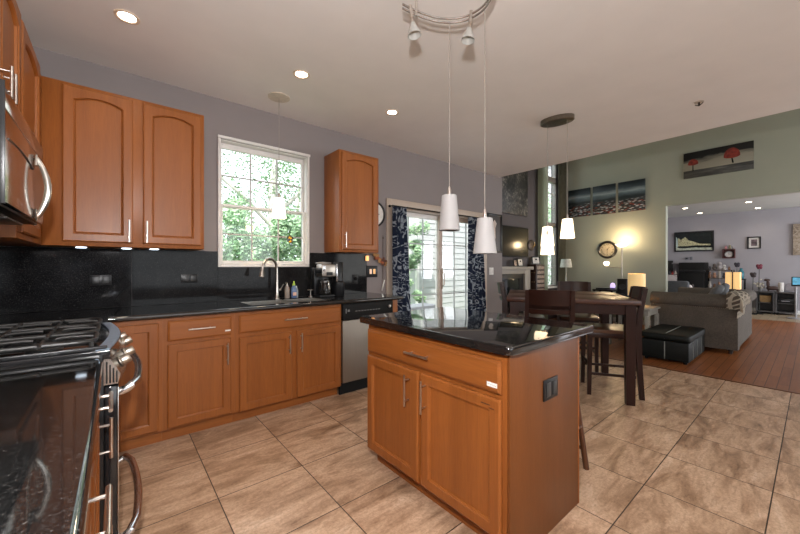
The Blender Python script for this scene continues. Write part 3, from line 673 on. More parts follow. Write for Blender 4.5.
# hanging window ornament
c = thing('window_ornament', 'small yellow and black glass ornament hanging in the kitchen window', 'ornament', (1.42, YW - .02, 1.5))
m = MB(); m.mi = 0; m.prism([(0, .045), (.032, .018), (.032, -.025), (0, -.045), (-.032, -.025), (-.032, .018)], 0, .005, .001, T(1.405, YW + .005, 1.515) @ RX(90)); m.mi = 1
m.prism([(-.012, .03), (.02, .012), (.004, -.004), (-.022, .008)], .0052, .008, 0, T(1.405, YW + .005, 1.515) @ RX(90)); m.prism([(0, -.01), (.022, -.014), (.008, -.034), (-.02, -.028)], .0052, .008, 0, T(1.405, YW + .005, 1.515) @ RX(90))
m.build('pendant_glass', [plain('black_glass', (.03, .025, .02), .15), plain('amber_glass', (.75, .42, .03), .2)], c)
MB().tube([(1.405, YW + .003, 1.56), (1.405, YW + .003, 1.80)], .0012, 6).build('string', BLACKM, c)
# ------------------------------------------------------------------ island
c = thing('island_cabinet', 'maple kitchen island with one long drawer over two doors', 'kitchen island', (1.55, 1.29, 0))
MB().box((1.23, .80, .1), (1.86, 1.79, .879)).build('carcass', maple('z'), c)
MB().box((1.29, .80, 0), (1.305, 1.78, .099)).box((1.305, 1.765, 0), (1.86, 1.78, .099)).build('toe_kick', maple('y'), c)
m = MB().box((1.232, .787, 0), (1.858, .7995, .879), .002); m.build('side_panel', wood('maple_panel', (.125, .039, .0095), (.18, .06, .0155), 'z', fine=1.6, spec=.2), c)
MB().box((1.8585, .785, 0), (1.868, .83, .879), .002).build('edge_strip', maple('z'), c)
IX = 1.23
dr = add_drawer(c, '-x', IX, 1.782, .708, .962, .138, .175)
MB().box((IX - .0212, .833, .733), (IX - .0202, .884, .752)).build('sticker', plain('sticker_white', (.8, .78, .75), .5), dr, label='small white sticker with grey scribble')
m = MB(); rnd = random.Random(5)
m.tube([(IX - .0216, .878 - .0024 * q, .7415 + .003 * rnd.uniform(-1, 1)) for q in range(18)], .0008, 6)
m.build('sticker_writing', plain('sticker_ink', (.25, .24, .23), .6), dr)
add_door(c, '-x', IX, 1.782, .108, .466, .578, (.466 - .07, .47), hl=.165)
d2 = add_door(c, '-x', IX, 1.294, .108, .474, .578, (.035, .47), hl=.165)
MB().box((IX - .0206, .868, .652), (IX - .0202, .915, .656)).box((IX - .0206, .85, .640), (IX - .0202, .875, .643)).build('scuff_mark', plain('scuff', (.05, .02, .01), .7), d2, label='dark scuff marks')
c = thing('electrical_outlet', 'black wall outlet on the end panel of the island', 'outlet', (1.557, .787, .61))
MB().box((1.492, .779, .622), (1.624, .7865, .718), .003).build('plate', BLACK, c)
for x in (1.53, 1.588): MB().box((x - .021, .7755, .638), (x + .021, .7785, .702), .003).build('socket', plain('outlet_dark', (.03, .03, .03), .35), c)
m = MB()
def rrect(x0, x1, y0, y1, r, k=5):
    P = []
    for cx, cy, a in ((x1 - r, y1 - r, 0), (x0 + r, y1 - r, 90), (x0 + r, y0 + r, 180), (x1 - r, y0 + r, 270)):
        for q in range(k + 1): P.append((cx + r * cos(R(a + 90 * q / k)), cy + r * sin(R(a + 90 * q / k))))
    return P
m.prism(rrect(1.195, 2.01, .763, 1.855, .02), .88, .917, .012)
tag(m.build('worktop', granite()), 'polished black granite worktop on the island, reflecting the patio door', 'worktop')
# stool
c = thing('bar_stool', 'brown wooden bar stool tucked behind the island, one splayed leg showing', 'stool', (2.08, 1.06, 0))
SW = wood('stool_walnut', (.05, .018, .008), (.12, .045, .018))
MB().lathe([(.15, .60), (.165, .607), (.165, .63), (.155, .637), (.1, .632), (0, .63)], 32, T(2.08, 1.06, 0)).build('seat', SW, c)
for sx, sy in ((1, -1), (1, 1), (-1, 1), (-1, -1)):
    MB().tube([(2.08 + sx * .134, 1.06 + sy * .171, .001), (2.08 + sx * .10, 1.06 + sy * .10, .60)], [.0165, .016], 12).build('leg', SW, c)
for z, f in ((.12, .128), (.26, .120)):
    for a, b in (((1, -1), (1, 1)), ((1, 1), (-1, 1)), ((-1, 1), (-1, -1)), ((-1, -1), (1, -1))):
        if (z < .2) == (a[0] == b[0]): MB().tube([(2.08 + a[0] * f, 1.06 + a[1] * f * 1.22, z), (2.08 + b[0] * f, 1.06 + b[1] * f * 1.22, z)], .010, 10).build('stretcher', SW, c)

# ------------------------------------------------------------------ ceiling lights
FROST = translucent_shade('frosted_glass_off', (.40, .385, .38), .0)
def shade_mb(x, y, z0, z1, rb, rt):
    m = MB(); m.lathe([(rb, z0), (rt, z1), (rt - .01, z1 + .003), (.012, z1 + .004), (.012, z1 + .001), (rt - .012, z1 - .003), (rb - .004, z0)], 32, T(x, y, 0), close=False); return m
def pendant(x, y, z0, z1, rb, rt, ztop, label, mat, power, root=None, col=(1, .78, .5), root_multi=False):
    c = root or thing('pendant_light', label, 'pendant light', (x, y, z0), 0, 'pendants hung from the curved rail' if power == 0 else None)
    sh = shade_mb(x, y, z0, z1, rb, rt).build('shade', mat, c)
    MB().lathe([(.011, z1 + .004), (.011, z1 + .03), (.005, z1 + .05), (0, z1 + .05)], 14, T(x, y, 0)).build('socket_cap', NICKEL, sh)
    MB().tube([(x, y, z1 + .045), (x, y, ztop)], .002, 8).build('cord', plain('silver_cord', (.36, .32, .28), .5, .3), c)
    MB().lathe([(0, z0 + .05), (.022, z0 + .065), (.026, z0 + .09), (.014, z0 + .13), (.012, z1 - .004), (0, z1 - .004)], 16, T(x, y, 0)).build('bulb', emitter('bulb_warm', (1, .8, .55), 3) if power else FROST, sh)
    if power and not root_multi: lamp('pendant_glow', 'POINT', (x, y, z0 - .02), power * .7, col, shadow_soft_size=.05)
    return c
# curved rail light over the island
c = thing('track_light', 'curved satin nickel rail light with two small glass spots on the kitchen ceiling', 'ceiling light', (1.32, 1.25, 2.6))
arc = [(1.177, 1.398), (1.232, 1.394), (1.317, 1.377), (1.39, 1.352), (1.445, 1.318), (1.49, 1.271), (1.514, 1.218), (1.52, 1.155), (1.506, 1.10), (1.47, 1.04), (1.42, .99), (1.35, .95)]
sp = []
for i in range(len(arc) - 1):
    p0, p1, p2, p3 = [Vector(arc[max(0, min(len(arc) - 1, i + k))]) for k in (-1, 0, 1, 2)]
    for q in range(4):
        t = q / 4; sp.append(.5 * (2 * p1 + (p2 - p0) * t + (2 * p0 - 5 * p1 + 4 * p2 - p3) * t * t + (3 * p1 - p0 - 3 * p2 + p3) * t ** 3))
sp.append(Vector(arc[-1]))
for z in (2.628, 2.606): MB().tube([(p.x, p.y, z) for p in sp], .006, 10).build('rail', steel('rail_nickel', (.60, .57, .54), .25), c)
MB().lathe([(.085, 2.7695), (.085, 2.755), (.07, 2.745), (0, 2.742)], 32, T(1.265, 1.33, 0)).build('canopy', NICKEL, c)
for x, y in ((1.265, 1.388), (1.40, .98)): MB().tube([(x, y, 2.60), (x, y, 2.769)], .007, 10).build('standoff', NICKEL, c)
MB().lathe([(.03, 2.7695), (.03, 2.76), (0, 2.757)], 20, T(1.40, .98, 0)).build('standoff_base', NICKEL, c)
for (x, y), tx in (((1.235, 1.393), -9), ((1.514, 1.215), 7)):
    M = T(x, y, 2.60) @ Matrix.Rotation(R(tx), 4, Vector((.64, .77, 0)))
    h = MB().lathe([(.010, .045), (.010, -.022), (.005, -.026), (.005, -.042), (.011, -.046), (.013, -.068), (0, -.068)], 16, M).build('spot_head', NICKEL, c)
    MB().lathe([(.012, -.05), (.02, -.07), (.038, -.118), (.036, -.118), (.018, -.071), (.011, -.054)], 24, M, close=False).build('spot_shade', plain('spot_glass', (.62, .61, .57), .3, Transmission_Weight=.4), h)
pendant(1.455, 1.318, 1.438, 1.635, .059, .042, 2.60, 'unlit white glass pendant over the island, the higher one, before the patio door', FROST, 0)
pendant(1.515, 1.12, 1.303, 1.49, .062, .04, 2.60, 'unlit white glass pendant over the island, the lower one, nearest the viewer', FROST, 0)
# sink pendant
LIT = translucent_shade('lit_glass', (1, .93, .80), 1.6)
c = thing('pendant_light', 'lit white glass pendant hanging in front of the kitchen window', 'pendant light', (1.149, 3.104, 1.67))
MB().lathe([(.095, 2.7695), (.095, 2.762), (.03, 2.758), (0, 2.757)], 32, T(1.149, 3.104, 0)).build('canopy', plain('cream_plate', (.60, .52, .42), .5), c)
pendant(1.149, 3.104, 1.675, 1.852, .062, .044, 2.758, '', LIT, 3.5, c)
# dining pendants
c = thing('pendant_cluster', 'oval dark nickel ceiling plate with three lit glass pendants over dining table', 'pendant light', (3.54, 1.72, 1.36))
DN = plain('dark_nickel', (.20, .175, .14), .3, .9)
MB().lathe([(.165, 2.7695), (.165, 2.728), (.155, 2.721), (0, 2.719)], 40, T(3.54, 1.71, 0) @ RZ(-78), sy=.58).build('canopy', DN, c)
LIT2 = translucent_shade('lit_glass_warm', (1, .80, .55), 2.3)
for x, y, z0, z1 in ((3.545, 1.607, 1.52, 1.713), (3.51, 1.80, 1.358, 1.558), (3.59, 1.84, 1.452, 1.656)): pendant(x, y, z0, z1, .068, .048, 2.721, '', LIT2, 3.0, c, (1, .72, .42), True)
# downlights
CAN = emitter('can_glow', (1, .86, .68), 14)
def downlight(x, y, z, label, group, power, r=.05, mat=CAN):
    c = thing('recessed_light', label, 'ceiling light', (x, y, z), 0, group)
    MB().lathe([(r + .016, -.0005), (r + .014, -.007), (r, -.006), (r - .006, -.001)], 32, T(x, y, z), close=False).build('trim_ring', plain('can_trim', (.7, .55, .42), .4), c)
    MB().lathe([(r - .004, -.002), (r * .5, -.003), (0, -.003)], 28, T(x, y, z), close=False).build('lens', mat, c)
    lamp('downlight_beam', 'SPOT', (x, y, z - .02), power, (1, .84, .66), (0, 0, 0), spot_size=R(125), spot_blend=.7, shadow_soft_size=r)
downlight(.06, 2.70, H, 'round recessed ceiling light above the left wall cupboard', 'recessed kitchen ceiling lights', 5)
downlight(1.15, 2.62, H, 'round recessed ceiling light in front of the sink pendant', 'recessed kitchen ceiling lights', 3.5)
downlight(2.13, 2.69, H, 'round recessed ceiling light before the narrow wall cupboard', 'recessed kitchen ceiling lights', 3.5)
c = thing('sprinkler_head', 'small metal sprinkler head on the ceiling near the family room', 'sprinkler', (4.2, .69, 2.73))
MB().lathe([(.035, 2.7695), (.035, 2.765), (0, 2.763)], 20, T(4.2, .69, 0)).build('plate', plain('sprinkler_plate', (.5, .42, .35), .5), c)
MB().tube([(4.2, .69, 2.764), (4.2, .69, 2.735)], .009, 10).tube([(4.19, .66, 2.75), (4.2, .69, 2.732), (4.21, .72, 2.75)], .004, 8).build('nozzle', plain('sprinkler_metal', (.05, .04, .035), .4, .6), c)

# ------------------------------------------------------------------ curtains of the patio door
def navy_mat():
    t = NT('navy_scroll_fabric'); v = t.coord((1, .25, 1))
    n = t.noise(v, 4.2, 1, .4, 1.8); mu = t.n('ShaderNodeMath', operation='MULTIPLY'); mu.inputs[1].default_value = 7; t.l(n, mu.inputs[0])
    fr = t.n('ShaderNodeMath', operation='FRACT'); t.l(mu.outputs[0], fr.inputs[0])
    msk = t.ramp(fr.outputs[0], [(.30, (0, 0, 0)), (.38, (1, 1, 1)), (.60, (1, 1, 1)), (.68, (0, 0, 0))])
    msk = t.mix(msk, t.ramp(t.noise(v, 28, 2), [(.38, (.1, .1, .1)), (.5, (1, 1, 1))]), 1.0, 'MULTIPLY')
    t.base(t.mix((.014, .026, .065), (.46, .50, .56), msk)); t.set(Roughness=.8)
    return t.m
NAVY = navy_mat()
def curtain(x0t, x1t, x0b, x1b, y, zt, zb, folds, amp, mat, name, label, cat, group=None, ph=0):
    m = MB()
    def f(u, v):
        x = (x0t + (x1t - x0t) * u) * (1 - v) + (x0b + (x1b - x0b) * u) * v
        return (x, y + amp * (1 - .25 * v) * sin(ph + u * folds * 2 * pi) + .25 * amp * sin(u * folds * 5 + v * 3), zt + (zb - zt) * v)
    m.grid(f, folds * 12, 14, .003)
    return tag(m.build(name, mat, angle=80), label, cat, group)
c = thing('curtain_rod', 'thin dark curtain rod above the patio door', 'curtain rod', (3.7, 3.41, 1.99))
MB().tube([(2.70, 3.405, 2.0), (4.70, 3.405, 2.0)], .009, 12).build('rod', BLACKM, c)
for x in (2.695, 4.705): MB().lathe([(.016, 0), (.016, .012), (0, .012)], 14, T(x, 3.4595, 2.0) @ RX(90)).tube([(x, 3.455, 2.0), (x, 3.405, 2.0)], .005, 8).build('bracket', BLACKM, c)
curtain(2.68, 2.90, 2.68, 3.02, 3.37, 1.985, .02, 4, .022, NAVY, 'curtain', 'navy curtain with pale scroll pattern left of the patio door', 'curtain', 'patio door curtains')
curtain(4.17, 4.47, 4.15, 4.66, 3.37, 1.985, .02, 5, .024, NAVY, 'curtain', 'navy curtain with pale scroll pattern right of the patio door', 'curtain', 'patio door curtains', 1)
# framed picture right of the patio door
c = thing('framed_picture', 'black framed picture of a pale figure right of the patio door', 'picture', (4.96, YW, 1.46))
rect_ring(MB(), 4.745, 5.17, 1.465, 2.12, .03, YW - .025, YW - .001).build('frame', BLACK, c)
MB().box((4.775, YW - .012, 1.495), (5.14, YW - .002, 2.09)).build('print', plain('print_brown', (.035, .024, .018), .3), c)
m = MB(); m.prism([(-.05, -.20), (.01, -.24), (.06, -.1), (.05, .06), (.09, .14), (.03, .2), (-.04, .13), (-.07, .0)], 0, .001, 0, T(4.93, YW - .0125, 1.82) @ RX(90))
m.build('pale_figure', plain('figure_cream', (.55, .45, .38), .5), c)

# ------------------------------------------------------------------ dining set (turned 31 degrees to the room)
A = Vector((.857, .515, 0)); B = Vector((-.515, .857, 0)); TC = Vector((3.712, 1.728, 0))
TM = T(TC.x, TC.y, 0) @ RZ(31)
c = thing('dining_table', 'square dark wooden counter-height dining table', 'table', tuple(TC))
hs = .56
top = wood('table_top_wood', (.03, .010, .006), (.085, .03, .016), 'y', rough=.34, coat=0, bump=0, spec=.5)
MB().box((-hs, -hs, .892), (-.002, hs, .935), .005, M=TM).box((.002, -hs, .892), (hs, hs, .935), .005, M=TM).build('tabletop', top, c)
m = MB()
for a, b in (((-hs + .06, -hs + .05, .80), (hs - .06, -hs + .072, .8915)), ((-hs + .06, hs - .072, .80), (hs - .06, hs - .05, .8915)), ((-hs + .05, -hs + .075, .80), (-hs + .072, hs - .075, .8915)), ((hs - .072, -hs + .075, .80), (hs - .05, hs - .075, .8915))): m.box(a, b, M=TM)
m.build('apron', darkwood('x'), c)
for sx in (-1, 1):
    for sy in (-1, 1):
        cx, cy = sx * (hs - .07), sy * (hs - .07)
        MB().loops([[(cx + q * w, cy + r * w, z) for q, r in ((-1, -1), (1, -1), (1, 1), (-1, 1))] for z, w in ((.0, .033), (.03, .034), (.80, .040), (.8915, .040))], TM).build('leg', darkwood('z'), c)
def chair_proto():
    r = thing('dining_chair', 'x', 'chair', (0, 0, 0), 0, 'counter-height chairs round the dining table')
    z = darkwood('z')
    for s in (-1, 1):
        MB().loops([[(s * .18 + q * w, yy + k * w, zz) for q, k in ((-1, -1), (1, -1), (1, 1), (-1, 1))] for zz, yy, w in ((0, .2, .017), (.60, .19, .02))]).build('leg', z, r)
        MB().loops([[(s * .18 + q * w, yy + k * w * 1.2, zz) for q, k in ((-1, -1), (1, -1), (1, 1), (-1, 1))] for zz, yy, w in ((0, -.235, .017), (.30, -.215, .018), (.62, -.205, .02), (.82, -.222, .018), (1.03, -.262, .015))]).build('leg', z, r)
        MB().box((s * .18 - .008, -.19, .19), (s * .18 + .008, .18, .215), .003).build('stretcher', z, r)
    MB().box((-.162, .185, .26), (.162, .203, .29), .003).build('stretcher', darkwood('x'), r); MB().box((-.162, -.222, .24), (.162, -.206, .265), .003).build('stretcher', darkwood('x'), r)
    MB().box((-.205, -.19, .555), (.205, .205, .601), .004).build('seat_frame', darkwood('x'), r)
    m = MB(); m.prism(rrect(-.215, .215, -.18, .225, .03), .602, .632, .008); m.build('seat', wood('seat_wood', (.05, .02, .010), (.12, .055, .028), 'y', rough=.3, coat=0, bump=0), r)
    def rail(z0, z1, t):
        m = MB(); L = []
        for q in range(13):
            x = -.166 + .332 * q / 12; b = -.05 * (1 - (2 * q / 12 - 1) ** 2)
            crown = .012 * (1 - (2 * q / 12 - 1) ** 2)
            y0 = -.222 - (z0 - .82) * .19 + b; y1 = -.222 - (z1 - .82) * .19 + b
            L.append([(x, y0 - t, z0), (x, y0 + t, z0), (x, y1 + t, z1 - crown * .0), (x, y1 - t, z1)])
        return m.loops(L)
    rail(.90, 1.035, .009).build('back_rail', darkwood('x'), r); rail(.825, .865, .009).build('back_slat', darkwood('x'), r)
    return r
proto = chair_proto()
CH = [((3.077, 1.579), -59, 'dark wooden bar chair with its back to the island, nearest the island'),
      ((3.785, 1.315), 31, 'dark wooden bar chair tucked under the right corner of the dining table, nearest the ottoman'),
      ((4.40, 1.88), 121, 'dark wooden bar chair on the far side of the dining table, before the family room'),
      ((3.823, 2.25), -149, 'dark wooden bar chair seen edge-on at the left end of the dining table')]
for k, ((x, y), rz, lab) in enumerate(CH):
    o = proto if k == 0 else copy_tree(proto)
    o.location = (x, y, 0); o.rotation_euler = (0, 0, R(rz)); o['label'] = lab

# ------------------------------------------------------------------ outside
GR = plain('lawn', (.10, .20, .05), .9, var=.5, scale=4)
o = struct('ground', MB().box((-25, YF + .15, -.6), (40, 45, -.45)), GR, 'green lawn outside the windows', 'ground'); 
struct('trim_2', MB().box((2.2, YF + .16, -.44), (5.2, 6.4, -.04)), plain('deck_grey', (.42, .40, .38), .8, scale=8), 'grey patio slab outside the sliding door', 'patio')
def siding():
    t = NT('white_siding'); geo = t.n('ShaderNodeNewGeometry')
    br = t.n('ShaderNodeSeparateXYZ'); t.l(geo.outputs['Position'], br.inputs[0])
    mo = t.n('ShaderNodeMath', operation='FRACT'); mu = t.n('ShaderNodeMath', operation='MULTIPLY'); mu.inputs[1].default_value = 1 / .19; t.l(br.outputs['Z'], mu.inputs[0]); t.l(mu.outputs[0], mo.inputs[0])
    t.base(t.ramp(t.noise(t.coord(), 3), [(.3, (.44, .44, .44)), (.7, (.48, .48, .48))])); t.set(Roughness=.6); return t.m
c = thing('neighbour_house', 'white house with horizontal siding behind the patio door', 'house', (12, 8.6, -.45))
m = MB(); SD = siding()
m.box((7.45, 8.06, -.45), (20, 10.5, 6))
for q in range(34):
    z = -.40 + q * .19; m.loops([[(7.45, 8.035, z), (20, 8.035, z), (20, 8.06, z), (7.45, 8.06, z)], [(7.45, 8.055, z + .188), (20, 8.055, z + .188), (20, 8.06, z + .188), (7.45, 8.06, z + .188)]])
m.build('siding_wall', SD, c, angle=20)
MB().box((7.35, 8.02, -.45), (7.4495, 8.10, 6)).build('corner_board', WHITE, c)
MB().prism([(7.1, 7.95), (20.4, 7.95), (20.4, 10.8), (7.1, 10.8)], 6.0, 6.2).build('roof', plain('roof_grey', (.1, .1, .1), .9), c)
c = thing('garden_bench', 'grey ribbed garden bench on the patio outside', 'bench', (4.55, 5.0, -.04))
GM = plain('bench_grey', (.45, .45, .46), .6)
m = MB()
for q in range(8): m.box((4.12, 4.76 + q * .06, .40), (4.98, 4.805 + q * .06, .47), .01)
m.build('seat', GM, c)
for x in (4.2, 4.88):
    for y in (4.8, 5.18): MB().box((x - .03, y - .03, -.04), (x + .03, y + .03, .40)).build('leg', GM, c)
LEAFS = [plain('leaf_green', (.30, .46, .26), .55, var=.4, scale=6, Transmission_Weight=0.0), plain('leaf_pale', (.42, .56, .34), .55, var=.35, scale=6), plain('leaf_deep', (.17, .31, .16), .55, var=.4, scale=6)]
BARK = plain('pale_bark', (.52, .49, .44), .8, var=.25, scale=12)
def foliage_mesh(seed, n, rx, rz, lumps, size):
    rnd = random.Random(seed); m = MB(); t = bmesh.new()
    cen = [(rnd.gauss(0, rx * .45), rnd.gauss(0, rx * .45), rnd.gauss(0, rz * .42), rnd.uniform(.3, .55) * rx) for _ in range(lumps)]
    for k in range(n):
        cx, cy, cz, r = cen[k % lumps]; d = Vector((rnd.gauss(0, 1), rnd.gauss(0, 1), rnd.gauss(0, 1))).normalized() * r * rnd.uniform(.55, 1.05)
        p = Vector((cx, cy, cz)) + d; u = Vector((rnd.gauss(0, 1), rnd.gauss(0, 1), rnd.gauss(0, 1))).normalized(); w = u.orthogonal().normalized(); s = size * rnd.uniform(.6, 1.3)
        f = t.faces.new([t.verts.new(p + q) for q in (-u * s, w * s * .5, u * s, -w * s * .5)]); f.material_index = k % 7 % 3 if k % 2 else 0
    me = bpy.data.meshes.new('foliage'); t.to_mesh(me); t.free()
    for q in LEAFS: me.materials.append(q)
    return me
FOL = [foliage_mesh(k, 4200, 1.5, 1.7, 18, .045) for k in range(3)]
FOLB = [foliage_mesh(9, 11000, .85, 2.3, 26, .05), foliage_mesh(10, 11000, .85, 2.3, 26, .05), foliage_mesh(11, 7000, .42, 2.4, 24, .045)]
def tree(x, y, h, crown, label, kind=0, sc=(1, 1, 1), trunk=.09, group='trees behind the house', branches=()):
    c = thing('tree', label, 'tree', (x, y, -.45), 0, group)
    m = MB(); m.tube([(x, y, -.45), (x + .04, y, crown * .5), (x - .03, y + .03, crown), (x + .05, y, crown + 1.2)], [trunk * 1.2, trunk, trunk * .85, trunk * .4], 12)
    for b in branches: m.tube([(x + q[0], y + q[1], q[2]) for q in b], [trunk * .5, trunk * .35, trunk * .15][:len(b)], 8)
    m.build('trunk', BARK, c)
    o = bpy.data.objects.new('foliage', FOL[kind]); C.objects.link(o); o.parent = c; o.location = (0, 0, crown + .45 + h * .3); o.scale = sc; o.rotation_euler = (0, 0, x * 3)
    return c
tree(3.4, 9.6, 2.6, 3.2, 'pale trunked tree with bare forked branches right of centre in the kitchen window', 0, (1.1, .8, 1.0), .13, branches=(((0, 0, 1.6), (-1.0, .1, 2.1), (-1.9, .2, 2.25)), ((0, 0, 2.3), (-.9, .1, 3.2), (-1.9, 0, 3.9)), ((0, 0, 2.6), (.8, 0, 3.4), (1.3, 0, 4.4))))
tree(1.2, 11.4, 2.6, 2.6, 'dense leafy tree at the left of the kitchen window', 1, (1.2, 1, 1.4), .08)
tree(5.4, 12.6, 2.6, 3.0, 'leafy tree at the right edge of the kitchen window', 2, (1.2, 1, 1.4), .08)
tree(12.2, 6.7, 3, 1.8, 'leafy tree seen through the tall family room window', 1, (.8, .6, 1.5), .08)
def bush(x, y, label, k, s=(1, 1, 1)):
    o = bpy.data.objects.new('bush', FOLB[k]); C.objects.link(o); o.location = (x, y, 1.1); o.scale = s; tag(o, label, 'bush', 'bushes behind the house')
bush(1.5, 8.2, 'tall pale green bush at the left of the kitchen window', 0); bush(2.6, 9.0, 'tall green bush left of the pale trunk in the kitchen window', 1)
bush(3.5, 8.1, 'tall green bush at the right of the kitchen window', 0); bush(6.36, 7.35, 'tall slender green bush in the left pane of the patio door', 2)
# ------------------------------------------------------------------ family room
# fireplace, television, things on the mantel
c = thing('fireplace', 'white fireplace surround with a black glass firebox in the family room', 'fireplace', (6.0, YF - .1, 0))
FPW = plain('mantel_cream', (.34, .30, .25), .5, var=.04)
MB().box((5.30, YF - .13, 0), (5.50, YF - .001, 1.16), .004).box((6.545, YF - .13, 0), (6.745, YF - .001, 1.16), .004).box((5.50, YF - .13, 1.08), (6.545, YF - .001, 1.16), .003).build('surround', FPW, c)
MB().box((5.27, YF - .19, 1.161), (6.775, YF - .001, 1.225), .006).build('mantel_shelf', FPW, c)
MB().box((5.501, YF - .09, .0), (6.544, YF - .002, 1.079), .004).build('firebox', BLACK, c)
MB().box((5.62, YF - .096, .14), (6.42, YF - .0905, .98), .003).build('glass_door', plain('fire_glass', (.01, .012, .012), .06), c)
c = thing('television', 'black flat television over the mantel reflecting the lamps', 'television', (6.2, YF - .05, 1.43))
MB().box((5.66, YF - .075, 1.42), (6.765, YF - .02, 2.04), .006).build('casing', BLACK, c)
MB().box((5.675, YF - .0775, 1.435), (6.75, YF - .0755, 2.025)).build('screen', plain('tv_screen', (.012, .010, .009), .12, Specular_IOR_Level=.32), c)
MB().box((6.0, YF - .0195, 1.6), (6.4, YF - .001, 1.85)).build('mount', BLACKM, c)
c = thing('wall_ornament', 'round dark metal ornament with brass piece right of the television', 'ornament', (6.86, YF - .02, 1.6))
MB().lathe([(.12, 0), (.12, .012), (.10, .02), (.03, .016), (0, .02)], 32, T(6.85, YF - .0805, 1.68) @ RX(90)).tube([(6.85, YF - .08, 1.68), (6.85, YF - .001, 1.68)], .01, 8).build('disc', plain('dark_bronze', (.04, .025, .018), .4, .5), c)
MB().tube([(6.90, YF - .10, 1.64), (6.96, YF - .11, 1.68), (7.0, YF - .10, 1.71)], .012, 10).tube([(6.95, YF - .11, 1.68), (6.95, YF - .105, 1.76)], .007, 8).build('brass_arm', plain('brass', (.7, .48, .24), .25, 1), c)
def frame(x, y, z, w, h, rz, label, inner, group=None, tilt=8):
    c = thing('photo_frame', label, 'photo frame', (x, y, z), rz, group)
    M = T(x, y, z); Mi = RX(-tilt)
    m = MB(); 
    for a, b in (((-w / 2, -.008, 0), (-w / 2 + .02, .008, h)), ((w / 2 - .02, -.008, 0), (w / 2, .008, h)), ((-w / 2 + .02, -.008, h - .02), (w / 2 - .02, .008, h)), ((-w / 2 + .02, -.008, 0), (w / 2 - .02, .008, .02))): m.box(a, b, .002, M=M @ Mi)
    m.build('frame', BLACK, c); MB().box((-w / 2 + .02, -.004, .02), (w / 2 - .02, .004, h - .02), M=M @ Mi).build('photo', inner, c)
    MB().box((-.02, .01, .001), (.02, .014, h * .7), M=M @ RX(14) @ T(0, .02, 0)).build('stand', BLACKM, c); return c
PH = plain('photo_mix', (.42, .28, .20), .4, var=.6, scale=30); PHW = plain('photo_white', (.62, .58, .52), .4, var=.3, scale=40)
frame(6.20, YF - .12, 1.227, .12, .14, 0, 'small photo frame on the mantel, left of the pair', PH, 'photo frames on the mantel')
frame(6.42, YF - .10, 1.227, .19, .17, 0, 'wider black photo frame with white mount on the mantel, right of the pair', PHW, 'photo frames on the mantel')
# media tower
c = thing('media_tower', 'dark wooden storage tower with slatted front right of the fireplace', 'cabinet', (7.0, 3.84, 0))
TW = wood('tower_wood', (.02, .008, .006), (.05, .02, .012), 'z')
MB().box((6.82, 3.74, 0), (7.175, YF - .018, 1.27), .004).build('carcass', TW, c)
m = MB(); lt = []
for k in range(12): m.box((6.85, 3.728, .12 + k * .095), (7.145, 3.739, .185 + k * .095), .001)
m.build('slat', plain('disc_spines', (.30, .22, .17), .5, var=.6, scale=60), c)
m = MB()
for k in range(5):
    for q in range(3): m.lathe([(.012, 0), (.012, .006), (0, .008)], 10, T(6.8195, 3.78 + q * .05, .3 + k * .2) @ RY(-90))
m.build('stud', plain('stud_brass', (.3, .2, .12), .4, 1), c)
frame(6.99, 3.83, 1.272, .21, .17, -20, 'black photo frame on top of the dark storage tower', PHW)
# big city print
def city_mat():
    t = NT('city_print'); v = t.coord((1, 1, 1)); vo = t.n('ShaderNodeTexVoronoi', distance='CHEBYCHEV'); vo.inputs['Scale'].default_value = 14; t.l(v, vo.inputs['Vector'])
    n = t.noise(v, 16, 6, .75); n2 = t.noise(v, 2.6, 2)
    col = t.ramp(n, [(.40, (.010, .009, .008)), (.52, (.09, .08, .07)), (.66, (.42, .38, .32))])
    col = t.mix(col, t.ramp(vo.outputs['Distance'], [(.1, (.16, .15, .13)), (.5, (.01, .01, .01))]), .35)
    t.base(t.mix(col, t.ramp(n2, [(.40, (.10, .10, .10)), (.60, (1, 1, 1))]), .9, 'MULTIPLY')); t.set(Roughness=.5); return t.m
tag(MB().box((5.50, YF - .045, 2.29), (6.79, YF - .002, 3.75), .003).build('canvas_print', city_mat()), 'large dark city canvas high above the television', 'picture')
# tall window curtains
SHEER = plain('sheer_linen', (.46, .47, .38), .8, scale=8)
_n = NT('sheer_mix'); _tr = _n.n('ShaderNodeBsdfTranslucent'); _tr.inputs['Color'].default_value = (.62, .64, .52, 1); _df = _n.n('ShaderNodeBsdfDiffuse'); _n.l(_n.ramp(_n.noise(_n.coord(), 8), [(.3, (.40, .41, .33)), (.7, (.48, .49, .40))]), _df.inputs['Color']); _mx = _n.n('ShaderNodeMixShader'); _mx.inputs[0].default_value = .6
_n.l(_df.outputs[0], _mx.inputs[1]); _n.l(_tr.outputs[0], _mx.inputs[2]); _n.l(_mx.outputs[0], _n.t.nodes['Material Output'].inputs['Surface']); SHEER = _n.m
DRAPE = plain('olive_brown_linen', (.17, .16, .115), .85, scale=8)
curtain(7.19, 7.60, 7.19, 7.60, YF - .07, 4.42, .02, 5, .022, SHEER, 'curtain', 'long pale grey curtain left of the tall window', 'curtain', 'tall window curtains')
curtain(8.13, 8.47, 8.13, 8.47, YF - .07, 4.42, .02, 5, .022, DRAPE, 'curtain', 'long olive brown curtain in the corner right of the tall window', 'curtain', 'tall window curtains')
c = thing('curtain_rod', 'curtain rod above the tall corner window', 'curtain rod', (7.75, YF - .09, 4.44)); MB().tube([(7.1, YF - .07, 4.45), (8.52, YF - .07, 4.45)], .012, 10).build('rod', BLACKM, c)
for x in (7.13, 8.5): MB().tube([(x, YF - .001, 4.45), (x, YF - .07, 4.45)], .008, 8).build('bracket', BLACKM, c)
